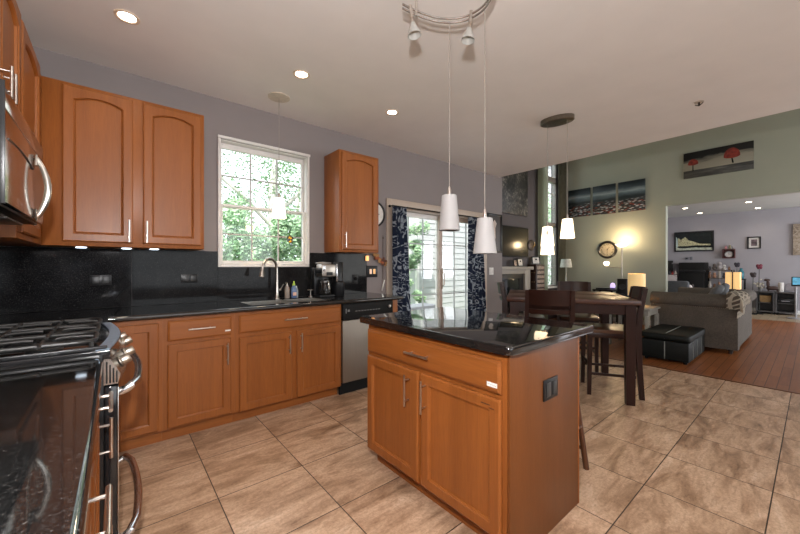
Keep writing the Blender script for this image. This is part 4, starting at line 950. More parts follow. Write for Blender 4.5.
# clock on the sage wall
WF = lambda y, z, x=XG - .001: T(x, y, z) @ RZ(-90)       # local x -> -y, local -y -> -x
c = thing('wall_clock', 'round wall clock with wide black rim and cream face on the sage wall', 'clock', (XG - .03, 3.0, 1.38))
M = WF(3.0, 1.605) @ RX(90)
M = M @ Matrix.Scale(.81, 4)
MB().lathe([(.245, 0), (.25, .02), (.235, .045), (.205, .05), (.185, .03), (.185, .015), (0, .015)], 48, M).build('rim', plain('clock_black', (.012, .010, .009), .3), c)
dl = MB().lathe([(.184, .0155), (.184, .018), (0, .018)], 48, M).build('dial', plain('dial_cream', (.50, .43, .31), .5), c)
m = MB()
for k, s in enumerate(['XII', 'I', 'II', 'III', 'IIII', 'V', 'VI', 'VII', 'VIII', 'IX', 'X', 'XI']):
    a = -k * 30; m.text(s, .062, M @ RZ(a) @ T(0, .145, .019), .001)
m.build('numerals', BLACK, dl)
m = MB(); m.prism([(-.006, -.02), (.006, -.02), (.003, .09), (-.003, .09)], .021, .023, 0, M @ RZ(-38)); m.prism([(-.005, -.03), (.005, -.03), (.002, .13), (-.002, .13)], .0235, .0255, 0, M @ RZ(180)); m.build('hands', BLACK, c)
# triptych
def sea_mat():
    t = NT('stormy_shore_print'); geo = t.n('ShaderNodeNewGeometry'); sp = t.n('ShaderNodeSeparateXYZ'); t.l(geo.outputs['Position'], sp.inputs[0])
    mp = t.n('ShaderNodeMapping'); mp.inputs['Scale'].default_value = (1, 1.4, 5); t.l(geo.outputs['Position'], mp.inputs['Vector'])
    n = t.noise(mp.outputs[0], 2.2, 5, .6)
    mr = t.n('ShaderNodeMapRange'); mr.inputs['From Min'].default_value = 2.41; mr.inputs['From Max'].default_value = 3.09; t.l(sp.outputs['Z'], mr.inputs['Value'])
    ad = t.n('ShaderNodeMath', operation='MULTIPLY_ADD'); t.l(n, ad.inputs[0]); ad.inputs[1].default_value = .16; t.l(mr.outputs[0], ad.inputs[2])
    sky = t.ramp(ad.outputs[0], [(.30, (.02, .03, .03)), (.58, (.02, .03, .035)), (.70, (.14, .19, .21)), (.76, (.32, .38, .39)), (.86, (.06, .085, .10)), (1, (.012, .02, .024))])
    vo = t.n('ShaderNodeTexVoronoi'); vo.inputs['Scale'].default_value = 11; t.l(mp.outputs[0], vo.inputs['Vector'])
    hs = t.n('ShaderNodeSeparateColor'); t.l(vo.outputs['Color'], hs.inputs[0])
    rocks = t.ramp(hs.outputs[0], [(0, (.55, .6, .64)), (.2, (.05, .06, .07)), (.38, (.42, .08, .05)), (.55, (.10, .14, .18)), (.7, (.75, .74, .7)), (.85, (.22, .10, .08))], 'CONSTANT')
    rocks = t.mix(rocks, t.ramp(vo.outputs['Distance'], [(.2, (1, 1, 1)), (.6, (.12, .12, .12))]), 1.0, 'MULTIPLY')
    ad2 = t.n('ShaderNodeMath', operation='MULTIPLY_ADD'); t.l(n, ad2.inputs[0]); ad2.inputs[1].default_value = .35; t.l(mr.outputs[0], ad2.inputs[2])
    t.base(t.mix(rocks, sky, t.ramp(ad2.outputs[0], [(.50, (0, 0, 0)), (.62, (1, 1, 1))]))); t.set(Roughness=.45); return t.m
SEA = sea_mat()
for y0, y1, lab in ((3.36, 3.86, 'left stormy shore canvas of the three, nearest the tall window'), (2.83, 3.30, 'middle stormy shore canvas of the three on the sage wall'), (2.275, 2.775, 'right stormy shore canvas of the three, nearest the office opening')):
    tag(MB().box((XG - .04, y0, 2.42), (XG - .001, y1, 3.075), .003).build('canvas_print', SEA), lab, 'picture', 'stormy shore canvases on the sage wall')
# painting with two red trees
c = thing('painting', 'wide grey painting of two red crowned trees above the office opening', 'picture', (XG - .02, 1.16, 2.93))
def grey_land():
    t = NT('grey_land_paint'); geo = t.n('ShaderNodeNewGeometry'); sp = t.n('ShaderNodeSeparateXYZ'); t.l(geo.outputs['Position'], sp.inputs[0])
    mp = t.n('ShaderNodeMapping'); mp.inputs['Scale'].default_value = (1, 1.2, 7); mp.inputs['Rotation'].default_value = (R(12), 0, 0); t.l(geo.outputs['Position'], mp.inputs['Vector']); n = t.noise(mp.outputs[0], 1.7, 5, .6)
    mr = t.n('ShaderNodeMapRange'); mr.inputs['From Min'].default_value = 2.935; mr.inputs['From Max'].default_value = 3.425; t.l(sp.outputs['Z'], mr.inputs['Value'])
    ad = t.n('ShaderNodeMath', operation='MULTIPLY_ADD'); t.l(n, ad.inputs[0]); ad.inputs[1].default_value = .5; t.l(mr.outputs[0], ad.inputs[2])
    up = t.ramp(ad.outputs[0], [(.5, (.36, .34, .27)), (.85, (.30, .28, .22)), (1.0, (.05, .05, .045)), (1.15, (.008, .008, .008))])
    lo = t.ramp(n, [(.35, (.015, .016, .015)), (.6, (.10, .10, .09)), (.75, (.22, .21, .18))])
    t.base(t.mix(lo, up, t.ramp(mr.outputs[0], [(.28, (0, 0, 0)), (.30, (1, 1, 1))]))); t.set(Roughness=.5); return t.m
MB().box((XG - .04, .68, 2.935), (XG - .001, 1.64, 3.425), .003).build('canvas', grey_land(), c)
PM = T(XG - .0405, 1.16, 3.18) @ RZ(-90) @ RX(90)     # local x right (-y), local y up
RED = plain('paint_red', (.22, .025, .015), .5, var=.5, scale=25)
def crown(cx, cy, w, h): return [(cx + w * cos(R(a)), cy + (h * sin(R(a)) if a <= 180 else .25 * h * sin(R(a)))) for a in range(0, 360, 15)]
m = MB(); m.prism(crown(-.335, .015, .078, .095), 0, .0015, 0, PM); m.prism(crown(.205, .04, .11, .15), 0, .0015, 0, PM); m.build('painted_crown', RED, c)
m = MB(); m.prism([(-.342, .02), (-.330, .02), (-.328, -.12), (-.346, -.12)], 0, .001, 0, PM); m.prism([(.19, .06), (.205, .06), (.232, -.085), (.208, -.085)], 0, .001, 0, PM); m.build('painted_trunk', BLACKM, c)
# uplighter
c = thing('floor_lamp', 'slim steel floor lamp with a lit glass bowl and a side reading light', 'floor lamp', (8.36, 2.64, 0))
LS = steel('lamp_steel', (.38, .35, .31), .3, 'z'); GLOW = emitter('uplight_glass', (1, .80, .55), 3)
MB().lathe([(.13, 0), (.13, .02), (.02, .035), (0, .035)], 28, T(8.36, 2.64, 0)).build('base', LS, c)
MB().tube([(8.36, 2.64, .03), (8.36, 2.64, 1.64)], .013, 12).build('pole', LS, c)
MB().lathe([(.03, 1.64), (.075, 1.655), (.125, 1.705), (.12, 1.706), (.07, 1.662), (0, 1.65)], 30, T(8.36, 2.64, 0), close=False).build('bowl_shade', GLOW, c)
MB().tube([(8.36, 2.64, 1.20), (8.34, 2.75, 1.21), (8.32, 2.86, 1.215), (8.31, 2.91, 1.21), (8.31, 2.92, 1.24)], .008, 10).build('arm', LS, c)
MB().lathe([(.018, 1.24), (.045, 1.255), (.06, 1.30), (.042, 1.335), (0, 1.34)], 22, T(8.31, 2.92, 0), close=False).build('reading_shade', GLOW, c)
lamp('uplighter_glow', 'POINT', (8.36, 2.64, 1.80), 12, (1, .72, .42), shadow_soft_size=.08); lamp('reading_glow', 'POINT', (8.2, 2.90, 1.40), 2, (1, .72, .42), shadow_soft_size=.05)
# corner: low cabinet with white lamp and a small radio
CW = wood('corner_cabinet_wood', (.03, .012, .008), (.08, .03, .018), 'z')
c = thing('side_cabinet', 'low dark cabinet in the corner under the white lamp', 'cabinet', (8.14, 3.61, 0))
MB().box((7.89, 3.40, .06), (8.40, 3.82, .64), .004).build('carcass', CW, c); MB().box((7.877, 3.42, .09), (7.8895, 3.80, .61), .003).build('door', CW, c)
for x in (7.93, 8.36):
    for y in (3.44, 3.78): MB().box((x - .02, y - .02, 0), (x + .02, y + .02, .0595)).build('leg', CW, c)
c = thing('table_lamp', 'table lamp with a plain white shade in the corner by the tall window', 'lamp', (8.05, 3.68, .642))
MB().lathe([(.07, .642), (.07, .655), (.02, .67), (.018, .95), (.012, 1.0), (.012, 1.22), (0, 1.22)], 24, T(8.05, 3.68, 0)).build('base', plain('lamp_white', (.55, .55, .5), .4), c)
MB().lathe([(.132, 1.205), (.10, 1.395), (.096, 1.395), (.128, 1.205)], 30, T(8.05, 3.68, 0), close=False).build('lamp_shade', plain('linen_shade', (.62, .63, .58), .7), c)
c = thing('radio', 'small wooden radio with a blue display on the corner cabinet', 'radio', (8.09, 3.475, .642))
MB().box((8.0, 3.41, .642), (8.18, 3.54, .83), .01).build('case', wood('radio_wood', (.10, .03, .015), (.18, .06, .03), 'y'), c)
MB().box((7.9975, 3.425, .665), (7.9995, 3.53, .80)).build('front', BLACK, c); MB().box((7.9945, 3.44, .74), (7.9972, 3.47, .77)).build('display', emitter('blue_led', (.1, .45, .9), 1.0), c)
# black side table with diffuser and speaker
c = thing('side_table', 'low black side table below the wall clock', 'table', (8.2, 2.9, 0))
MB().box((8.02, 2.70, .70), (8.40, 3.10, .735), .004).build('tabletop', BLACK, c)
for x in (8.05, 8.37):
    for y in (2.73, 3.07): MB().box((x - .018, y - .018, 0), (x + .018, y + .018, .6995)).build('leg', BLACK, c)
c = thing('aroma_diffuser', 'glowing lilac glass diffuser on the low black side table', 'diffuser', (8.2, 2.76, .736))
MB().lathe([(.045, .736), (.048, .745), (.048, .77), (.04, .775), (0, .775)], 22, T(8.2, 2.76, 0)).build('base', plain('diffuser_base', (.15, .15, .3), .3), c); MB().lathe([(.046, .7755), (.05, .81), (.035, .865), (0, .88)], 22, T(8.2, 2.76, 0)).build('dome', emitter('lilac_glow', (.62, .48, .85), .9), c)
tag(MB().box((8.1, 2.84, .736), (8.3, 3.06, .762), .004).build('game_console', BLACK), 'flat black box lying on the low black side table', 'electronics')
c = thing('loudspeaker', 'slim black floor speaker in front of the floor lamp', 'speaker', (7.95, 2.47, 0))
MB().box((7.84, 2.38, .0), (8.06, 2.56, .98), .006).build('cabinet', BLACK, c)
for z, r in ((.82, .06), (.62, .07)): MB().lathe([(r, 0), (r, .006), (r * .8, .004), (r * .3, -.004), (0, .0)], 22, T(7.8395, 2.47, z) @ RY(-90)).build('driver', plain('driver_grey', (.04, .04, .045), .5), c)
# end table with drum lamp
c = thing('end_table', 'light grey end table between the ottoman and the sofa arm', 'table', (6.27, 1.84, 0))
GT = plain('greywash', (.30, .28, .245), .5, var=.15, scale=14)
MB().box((6.0, 1.535, .575), (6.55, 2.12, .605), .005).build('tabletop', GT, c); MB().box((6.03, 1.56, .50), (6.52, 2.10, .574)).build('apron', GT, c); MB().box((6.04, 1.57, .20), (6.51, 2.09, .22)).build('shelf', GT, c)
for x in (6.04, 6.51):
    for y in (1.575, 2.08): MB().box((x - .025, y - .025, 0), (x + .025, y + .025, .4995), .003).build('leg', GT, c)
c = thing('table_lamp', 'table lamp with a lit cream drum shade on the grey end table', 'lamp', (6.39, 1.81, .606))
MB().lathe([(.08, .606), (.08, .62), (.03, .63), (.025, .70), (.01, .72), (.01, .80), (0, .80)], 26, T(6.39, 1.81, 0)).build('base', plain('lamp_black', (.02, .018, .016), .4), c)
DR = translucent_shade('drum_linen', (.9, .62, .28), .33)
MB().lathe([(.118, .765), (.118, 1.115), (.114, 1.115), (.114, .765)], 36, T(6.39, 1.81, 0), close=False).build('lamp_shade', DR, c)
MB().lathe([(0, .80), (.03, .83), (.02, .88), (0, .89)], 16, T(6.39, 1.81, 0)).build('bulb', emitter('bulb_warm', (1, .8, .55), 3), c)
lamp('drum_lamp_glow', 'POINT', (6.39, 1.81, .95), 5, (1, .66, .32), shadow_soft_size=.04)
# ottoman
c = thing('storage_ottoman', 'long black leather storage ottoman with grey piping beside the dining table', 'ottoman', (5.95, 1.24, 0))
LE = plain('black_leather', (.006, .007, .006), .55, Specular_IOR_Level=.2, var=.3, scale=60, bump=.15)
MB().box((5.47, .995, .03), (6.43, 1.495, .27), .012).build('box', LE, c)
lid = MB().puff((5.95, 1.245, .32), (.99, .53, .085), .16, 40).build('lid', LE, c)
m = MB(); PG = plain('grey_piping', (.20, .21, .19), .6)
m.box((5.4665, 1.235, .035), (5.4695, 1.245, .265)); 
for x in (5.70, 5.95, 6.2): m.box((x - .004, .9915, .035), (x + .004, .9945, .265))
m.build('piping', PG, c); MB().tube([(5.458, 1.24, .30), (5.475, 1.24, .355), (5.6, 1.24, .3655), (6.3, 1.24, .3655)], .004, 8).build('piping', PG, lid)
for x in (5.52, 6.38):
    for y in (1.04, 1.45): MB().lathe([(.02, 0), (.025, .0295), (0, .0295)], 14, T(x, y, 0)).build('foot', BLACKM, c)
# sofa
c = thing('sofa', 'grey tweed roll arm sofa with nailhead trim facing the fireplace', 'sofa', (7.35, 1.1, 0))
def tweed():
    t = NT('grey_tweed'); v = t.coord(); a = t.noise(v, 70, 3, .8); b = t.noise(v, 6, 3)
    t.base(t.mix(t.ramp(a, [(.3, (.042, .034, .027)), (.7, (.15, .125, .10))]), t.ramp(b, [(.3, (.06, .05, .042)), (.7, (.11, .095, .08))]), .4)); t.set(Roughness=.9); t.bump(a, .3, .003); return t.m
TWD = tweed(); SX, SXE, SYB, SYF = 6.63, 8.5, .70, 1.68
MB().box((SX + .02, SYB + .02, .06), (SXE - .02, SYF - .05, .30), .02).build('base', TWD, c)
def roll(axis, x0, x1, y0, y1, name):
    m = MB(); prof = []
    # local profile: outward is -u, z up; closed outline
    pts = [(0, .06), (0, .64), (-.035, .655), (-.06, .70), (-.055, .765), (-.02, .81), (.05, .83), (.13, .82), (.175, .77), (.185, .66), (.185, .06)]
    if axis == 'y':   # runs along y; outward -x when x0<x1
        s = 1 if x1 > x0 else -1
        m.loops([[(x0 + s * u, y0, z) for u, z in pts], [(x0 + s * u, y0 + .02, z) for u, z in pts], [(x0 + s * u, y1 - .02, z) for u, z in pts], [(x0 + s * u, y1, z) for u, z in pts]])
    else:
        m.loops([[(x0, y0 + u, z) for u, z in pts], [(x0 + .02, y0 + u, z) for u, z in pts], [(x1 - .02, y0 + u, z) for u, z in pts], [(x1, y0 + u, z) for u, z in pts]])
    return m.build(name, TWD, c, angle=50)
a1 = roll('y', SX, SX + 1, SYB - .02, SYF, 'arm'); roll('y', SXE, SXE - 1, SYB + .19, SYF, 'arm'); bk = roll('x', SX + .10, SXE + .03, SYB, 0, 'backrest')
m = MB()
for q in range(46): m.lathe([(.0055, 0), (.004, .003), (0, .004)], 8, T(SX - .0005, SYB + .02 + q * .0215, .640) @ RY(-90))
m.build('nailhead_trim', plain('nail_brass', (.42, .34, .25), .35, .7), a1)
for q in range(2): x0 = SX + .20 + q * .74; MB().puff((x0 + .365, 1.28, .385), (.73, .78, .17), .22, 28).build('seat_cushion', TWD, c)
for x in (SX + .06, SXE - .06):
    for y in (SYB + .06, SYF - .1): MB().lathe([(.022, 0), (.03, .0595), (0, .0595)], 14, T(x, y, 0)).build('foot', plain('foot_dark', (.02, .012, .008), .5), c)
CU = plain('steel_grey_cushion', (.13, .135, .15), .85, scale=20, bump=.1)
for (x, y, z, r, lab) in ((7.72, 1.02, .735, 28, 'steel grey scatter cushion on the sofa, nearer its far arm'), (7.22, 1.02, .735, 20, 'steel grey scatter cushion on the sofa, nearer the throw blanket')):
    tag(MB().puff((0, 0, 0), (.44, .13, .42), .55, 24, T(x, y, z) @ RZ(14) @ RX(24) @ RY(r)).build('throw_pillow', CU), lab, 'cushion', 'cushions on the sofa')
def throw_mat():
    t = NT('lattice_throw'); tc = t.n('ShaderNodeTexCoord'); sx = t.n('ShaderNodeSeparateXYZ'); t.l(tc.outputs['Object'], sx.inputs[0]); a1 = t.n('ShaderNodeMath', operation='SUBTRACT'); t.l(sx.outputs[0], a1.inputs[0]); t.l(sx.outputs[2], a1.inputs[1]); a2 = t.n('ShaderNodeMath', operation='ADD'); t.l(sx.outputs[1], a2.inputs[0]); t.l(sx.outputs[2], a2.inputs[1]); cx = t.n('ShaderNodeCombineXYZ'); t.l(a1.outputs[0], cx.inputs[0]); t.l(a2.outputs[0], cx.inputs[1]); mp = t.n('ShaderNodeMapping'); mp.inputs['Rotation'].default_value = (0, 0, R(45)); t.l(cx.outputs[0], mp.inputs['Vector']); v = mp.outputs['Vector']; br = t.n('ShaderNodeTexBrick', offset=0.0); t.l(v, br.inputs['Vector'])
    for k, x in (('Scale', 1), ('Mortar Size', .016), ('Mortar Smooth', .2), ('Brick Width', .085), ('Row Height', .085)): br.inputs[k].default_value = x
    t.base(t.mix((.17, .135, .105), (.66, .58, .47), br.outputs['Fac'])); t.set(Roughness=.95); t.bump(br.outputs['Fac'], .5, .006); return t.m
m = MB()
tp = [(-.02, .50), (-.022, .58), (-.03, .635), (-.082, .67), (-.084, .73), (-.074, .78), (-.03, .828), (.03, .842), (.09, .846)]
def thr(u, v):
    k = u * (len(tp) - 1); i = min(int(k), len(tp) - 2); f = k - i; yy = tp[i][0] * (1 - f) + tp[i + 1][0] * f; zz = tp[i][1] * (1 - f) + tp[i + 1][1] * f
    if v < .36:                                                     # hanging down the near end of the sofa
        q = v / .36; lo = min(zz - .02, .62 + .02 * sin(u * 9)); return (SX - .074 - .012 * sin(q * 3.1), SYB + yy * .95, lo + (min(zz, .80) - lo) * q)
    q = (v - .36) / .64; return (SX - .066 + .80 * q, SYB + yy, zz + .012 + .006 * sin(q * 30 + u * 4))
m.grid(thr, 21, 40, .006)
tag(m.build('throw_blanket', throw_mat(), angle=80), 'cream and brown lattice throw over the near corner of the sofa back', 'blanket')
# armchair
c = thing('armchair', 'grey armchair with a lilac seat cushion beyond the sofa', 'armchair', (9.5, 2.1, 0))
AG = plain('armchair_grey', (.10, .105, .115), .9, scale=30, bump=.1)
MB().box((9.12, 1.78, .08), (9.86, 2.42, .34), .02).build('base', AG, c); MB().box((9.74, 1.78, .345), (9.9, 2.42, .90), .05).build('backrest', AG, c)
for y in (1.74, 2.34): MB().box((9.1, y, .08), (9.73, y + .13, .66), .035).build('arm', AG, c)
MB().puff((9.42, 2.1, .42), (.62, .46, .15), .22, 24).build('seat_cushion', plain('lilac_fabric', (.20, .19, .27), .9), c)
for x in (9.18, 9.8):
    for y in (1.84, 2.36): MB().lathe([(.02, 0), (.025, .0795), (0, .0795)], 12, T(x, y, 0)).build('foot', BLACKM, c)
# lantern lamp behind the sofa
c = thing('pedestal_table', 'small dark pedestal table beyond the sofa under the lit twin panel lamp', 'table', (9.0, .985, 0))
MB().lathe([(.15, 0), (.15, .02), (.03, .04), (.025, .62), (.05, .64), (.18, .645), (.18, .67), (0, .67)], 28, T(9.0, .985, 0)).build('stand', CW, c)
c = thing('table_lamp', 'lit square lamp with two cream panels beyond the sofa', 'lamp', (9.0, .985, .671))
MB().box((8.92, .895, .671), (9.08, 1.075, .69), .003).tube([(9.0, .985, .69), (9.0, .985, .85)], .012, 10).build('base', BLACKM, c)
SHL = translucent_shade('panel_linen', (.95, .60, .25), .5)
MB().box((8.90, .993, .80), (9.1, 1.085, 1.12), .006).build('lamp_shade', SHL, c); MB().box((8.90, .885, .80), (9.1, .977, 1.12), .006).build('lamp_shade', SHL, c)
MB().box((8.89, .9775, .79), (9.11, .9925, 1.125)).build('divider', CW, c)

# ------------------------------------------------------------------ office beyond the opening
XO = XB - .001
OM = lambda y, z: T(XO, y, z) @ RZ(-90)                 # local x -> -y (right), -y -> towards viewer
def wall_picture(name, y0, y1, z0, z1, label, fw, frame_mat, print_mat, mount=0, cat='picture'):
    c = thing(name, label, cat, (XO, (y0 + y1) / 2, z0)); w = y1 - y0; h = z1 - z0; M = OM(y1, z0)
    m = MB()
    for a, b in (((0, -.03, 0), (fw, -.001, h)), ((w - fw, -.03, 0), (w, -.001, h)), ((fw, -.03, h - fw), (w - fw, -.001, h)), ((fw, -.03, 0), (w - fw, -.001, fw))): m.box(a, b, .003, M=M)
    m.build('frame', frame_mat, c)
    if mount: MB().box((fw, -.012, fw), (w - fw, -.002, h - fw), M=M).build('mount', plain('mount_white', (.6, .58, .55), .6), c)
    q = fw + mount; MB().box((q, -.016, q), (w - q, -.0125, h - q), M=M).build('print', print_mat, c); return c, M, w, h
c, M, w, h = wall_picture('framed_picture', 1.868, 2.785, 1.675, 2.275, 'wide black framed night print of a lit bridge in the office', .035, BLACK, plain('night_print', (.010, .014, .014), .25))
m = MB(); BR = plain('bridge_lit', (.42, .40, .24), .5, var=.7, scale=40)
PB = M @ RX(90)
m.prism([(.09, .17), (.09, .43), (.16, .36), (.26, .44), (.34, .34), (.45, .30), (.60, .225), (.84, .21), (.84, .17), (.5, .18), (.3, .165)], .0165, .0175, 0, PB); m.build('painted_bridge', BR, c)
MB().prism([(.04, .04), (.88, .04), (.88, .10), (.5, .115), (.2, .10), (.04, .12)], .0165, .0173, 0, PB).build('painted_water', plain('water_pale', (.42, .45, .36), .5, var=.4, scale=20), c)
MB().prism([(.04, .12), (.09, .14), (.075, .40), (.04, .46)], .0165, .0173, 0, PB).build('painted_shore', plain('shore_pale', (.45, .55, .52), .5, var=.3), c)
wall_picture('framed_picture', .925, 1.187, 1.708, 2.035, 'small black framed sunset print with white mount in the office', .03, BLACK, plain('sunset_print', (.14, .10, .11), .4, var=.8, scale=9), .045)
def floral():
    t = NT('beige_floral'); v = t.coord(); a = t.noise(v, 16, 5, .7, 1.0); t.base(t.ramp(a, [(.35, (.14, .10, .07)), (.5, (.36, .29, .22)), (.65, (.50, .43, .35))])); t.set(Roughness=.8); return t.m
tag(MB().box((XO - .05, -.45, 1.515), (XO, .357, 2.31), .004).build('canvas_print', floral()), 'large beige mottled canvas at the right edge of the office wall', 'picture')
c = thing('thermostat', 'small grey thermostat under the bridge print', 'thermostat', (XO, 2.46, 1.43))
MB().box((XO - .025, 2.44, 1.43), (XO - .0, 2.53, 1.50), .003).box((XO - .02, 2.35, 1.425), (XO, 2.41, 1.52), .003).build('case', plain('thermostat_grey', (.16, .17, .2), .4), c); MB().box((XO - .028, 2.465, 1.45), (XO - .0255, 2.505, 1.48)).build('display', BLACK, c)
# wall shelf with clock
c = thing('display_box', 'small red brown wall box shelf holding a clock in the office', 'shelf', (XO, 1.55, 1.45))
RB = plain('red_brown', (.10, .03, .028), .5)
MB().box((XO - .11, 1.42, 1.455), (XO, 1.68, 1.475)).box((XO - .11, 1.42, 1.475), (XO, 1.435, 1.70)).box((XO - .11, 1.665, 1.475), (XO, 1.68, 1.70)).box((XO - .11, 1.42, 1.7), (XO, 1.68, 1.715)).box((XO - .012, 1.436, 1.476), (XO - .001, 1.664, 1.699)).build('case', RB, c)
c = thing('desk_clock', 'round silver clock inside the small wall box shelf', 'clock', (XO - .06, 1.55, 1.476))
MB().lathe([(.085, 0), (.09, .02), (.08, .03), (.07, .02), (0, .02)], 28, T(XO - .04, 1.55, 1.567) @ RY(-90)).build('rim', plain('clock_silver', (.5, .48, .47), .3, .6), c); MB().lathe([(.069, .0205), (.069, .022), (0, .022)], 28, T(XO - .04, 1.55, 1.567) @ RY(-90)).build('dial', plain('dial_grey', (.6, .58, .56), .5), c); MB().box((XO - .0645, 1.547, 1.567), (XO - .063, 1.553, 1.62)).box((XO - .0645, 1.515, 1.564), (XO - .063, 1.55, 1.57)).build('hands', BLACKM, c)
def toy(name, x, y, z, label, cat, col, s=.1, group=None, ears=False):
    c = thing(name, label, cat, (x, y, z), 0, group)
    mt = plain('toy_%d' % int(col[0] * 900 + col[1] * 90 + col[2] * 9), col, .7)
    MB().puff((x, y, z + s * .5), (s * .9, s * .9, s), .8, 16).build('body', mt, c); hd = MB().puff((x - s * .1, y, z + s * 1.22), (s * .7, s * .7, s * .65), .9, 16).build('head', mt, c)
    if ears:
        for q in (-1, 1): MB().puff((x, y + q * s * .28, z + s * 1.58), (s * .15, s * .22, s * .22), .9, 10).build('ear', mt, c)
    return c
toy('figurine', XO - .05, 1.61, 1.716, 'pink figurine on top of the wall box shelf, left', 'figurine', (.5, .2, .22), .06, 'figurines on the wall box shelf'); toy('figurine', XO - .05, 1.53, 1.716, 'green brown figurine on top of the wall box shelf, middle', 'figurine', (.22, .2, .12), .075, 'figurines on the wall box shelf'); toy('figurine', XO - .05, 1.46, 1.716, 'grey figurine on top of the wall box shelf, right', 'figurine', (.3, .28, .28), .055, 'figurines on the wall box shelf')
# tall black cabinet
c = thing('office_cabinet', 'tall black cabinet with a stepped front under the bridge print', 'cabinet', (13.1, 2.27, 0))
MB().box((12.85, 1.99, .05), (XO, 2.57, 1.34), .008).build('carcass', BLACKM, c); MB().box((12.74, 1.97, 1.06), (12.849, 2.55, 1.12), .01).build('ledge', BLACK, c); MB().box((12.76, 2.0, .10), (12.849, 2.54, 1.055), .008).build('lower_door', BLACKM, c)
MB().box((12.88, 2.571, 1.30), (XO, 2.745, 1.335), .004).build('side_shelf', plain('shelf_grey', (.25, .24, .25), .5), c)
c = thing('computer_monitor', 'black monitor at the left of the office, half hidden by the opening', 'monitor', (13.2, 2.85, .98))
MB().box((13.1, 2.76, 1.03), (13.14, 3.02, 1.40), .006).build('screen', BLACK, c); MB().box((13.10, 2.86, .985), (13.13, 2.92, 1.03)).box((13.04, 2.80, .975), (13.2, 2.98, .985)).build('stand', BLACKM, c)
c = thing('storage_unit', 'white cube storage unit at the left of the office', 'storage', (12.95, 2.8, 0))
WU = plain('unit_white', (.42, .38, .37), .5)
MB().box((12.7, 2.60, 0), (12.72, 3.05, .975)).box((12.72, 2.60, 0), (13.25, 2.62, .975)).box((12.72, 3.03, 0), (13.25, 3.05, .975)).box((12.72, 2.62, .955), (13.25, 3.03, .975)).box((12.72, 2.62, .60), (13.25, 3.03, .62)).box((12.69, 2.62, .64), (12.699, 3.03, .90), .003).build('carcass', WU, c)
MB().box((12.68, 2.66, .66), (12.689, 2.99, .72), .002).build('drawer_front', plain('drawer_tan', (.30, .24, .18), .6), c)
tc = [(.35, .03, .03), (.5, .42, .4), (.3, .05, .04), (.05, .05, .06), (.4, .06, .05), (.5, .45, .42)]
names = ['red soft toy on the white storage unit, leftmost', 'white soft toy on the white storage unit, second from the left', 'dark red soft toy on the white storage unit, third from left', 'black soft toy on the white storage unit, fourth from left', 'bright red soft toy at the right end of the white unit', 'cream soft toy on the white unit beside the black cabinet']
for k in range(6): toy('soft_toy', 12.82, 3.0 - k * .072, .976, names[k], 'toy', tc[k], .06 + .012 * (k % 2), 'soft toys on the white unit', True)
c = thing('soft_toy', 'white plush dog sitting before the black cabinet', 'toy', (11.6, 2.12, 0), 0)
PW = plain('plush_white', (.55, .5, .48), .95, var=.2)
MB().puff((11.6, 2.12, .30), (.26, .24, .58), .8, 20).build('body', PW, c); MB().puff((11.55, 2.12, .66), (.2, .2, .19), .85, 18).build('head', PW, c)
for q in (-1, 1): MB().puff((11.58, 2.12 + q * .09, .70), (.06, .05, .14), .8, 12).build('ear', plain('plush_dark', (.06, .05, .05), .9), c)
# open shelf with figures
c = thing('shelf_rack', 'open black metal shelf rack crowded with ornaments in the office', 'shelf', (13.1, 1.72, 0))
for x in (12.9, 13.3):
    for y in (1.44, 1.97): MB().box((x - .012, y - .012, 0), (x + .012, y + .012, 1.13)).build('post', BLACKM, c)
for z in (.25, .62, .90, 1.12): MB().box((12.913, 1.43, z - .012), (13.287, 1.98, z)).build('shelf', plain('rack_brown', (.10, .065, .04), .6), c)
rnd = random.Random(11)
cols = [(.10, .08, .07), (.42, .38, .33), (.22, .11, .06), (.30, .28, .26), (.06, .06, .07), (.40, .22, .14), (.5, .47, .44)]
cn = ['black', 'cream', 'brown', 'grey', 'dark', 'tan', 'white']
places = ['leftmost', 'second from left', 'third from left', 'fourth from left', 'rightmost']
for z, sh in ((.90, 'upper'), (.62, 'middle'), (1.12, 'top')):
    for k in range(5):
        q = (k * 3 + int(z * 10)) % 7; x, y = 12.98, 1.90 - k * .10; hgt = rnd.uniform(.13, .22)
        if k % 2 == 0 and sh != 'top':
            c = thing('vase', '%s vase on the %s shelf of the rack, %s' % (cn[q], sh, places[k]), 'vase', (x, y, z), 0, 'ornaments on the shelf rack')
            MB().lathe([(.03, z), (.042, z + hgt * .4), (.022, z + hgt * .75), (.03, z + hgt), (.025, z + hgt), (.016, z + hgt * .76), (0, z + .02)], 18, T(x, y, 0)).build('body', plain('vase_%d' % q, cols[q], .35), c)
        else: toy('figurine', x, y, z, '%s figurine on the %s shelf of the rack, %s' % (cn[q], sh, places[k]), 'figurine', cols[q], hgt * .55 if sh != 'top' else (.10, .16, .2, .13, .09)[k] * .75, 'ornaments on the shelf rack')
c = thing('bottle', 'teal bottle on the stand right of the twin panel lamp', 'bottle', (12.9, 1.26, .8))
MB().lathe([(.055, .90), (.06, .92), (.06, 1.08), (.03, 1.13), (.028, 1.18), (0, 1.18)], 22, T(12.9, 1.26, 0)).build('body', plain('teal_glass', (.03, .16, .20), .2), c)
c = thing('plant_stand', 'narrow dark stand under the teal bottle', 'stand', (12.9, 1.26, 0))
MB().box((12.8, 1.17, .87), (13.0, 1.35, .899), .003).build('top', BLACKM, c)
for x in (12.82, 12.98):
    for y in (1.19, 1.33): MB().box((x - .01, y - .01, 0), (x + .01, y + .01, .8695)).build('leg', BLACKM, c)
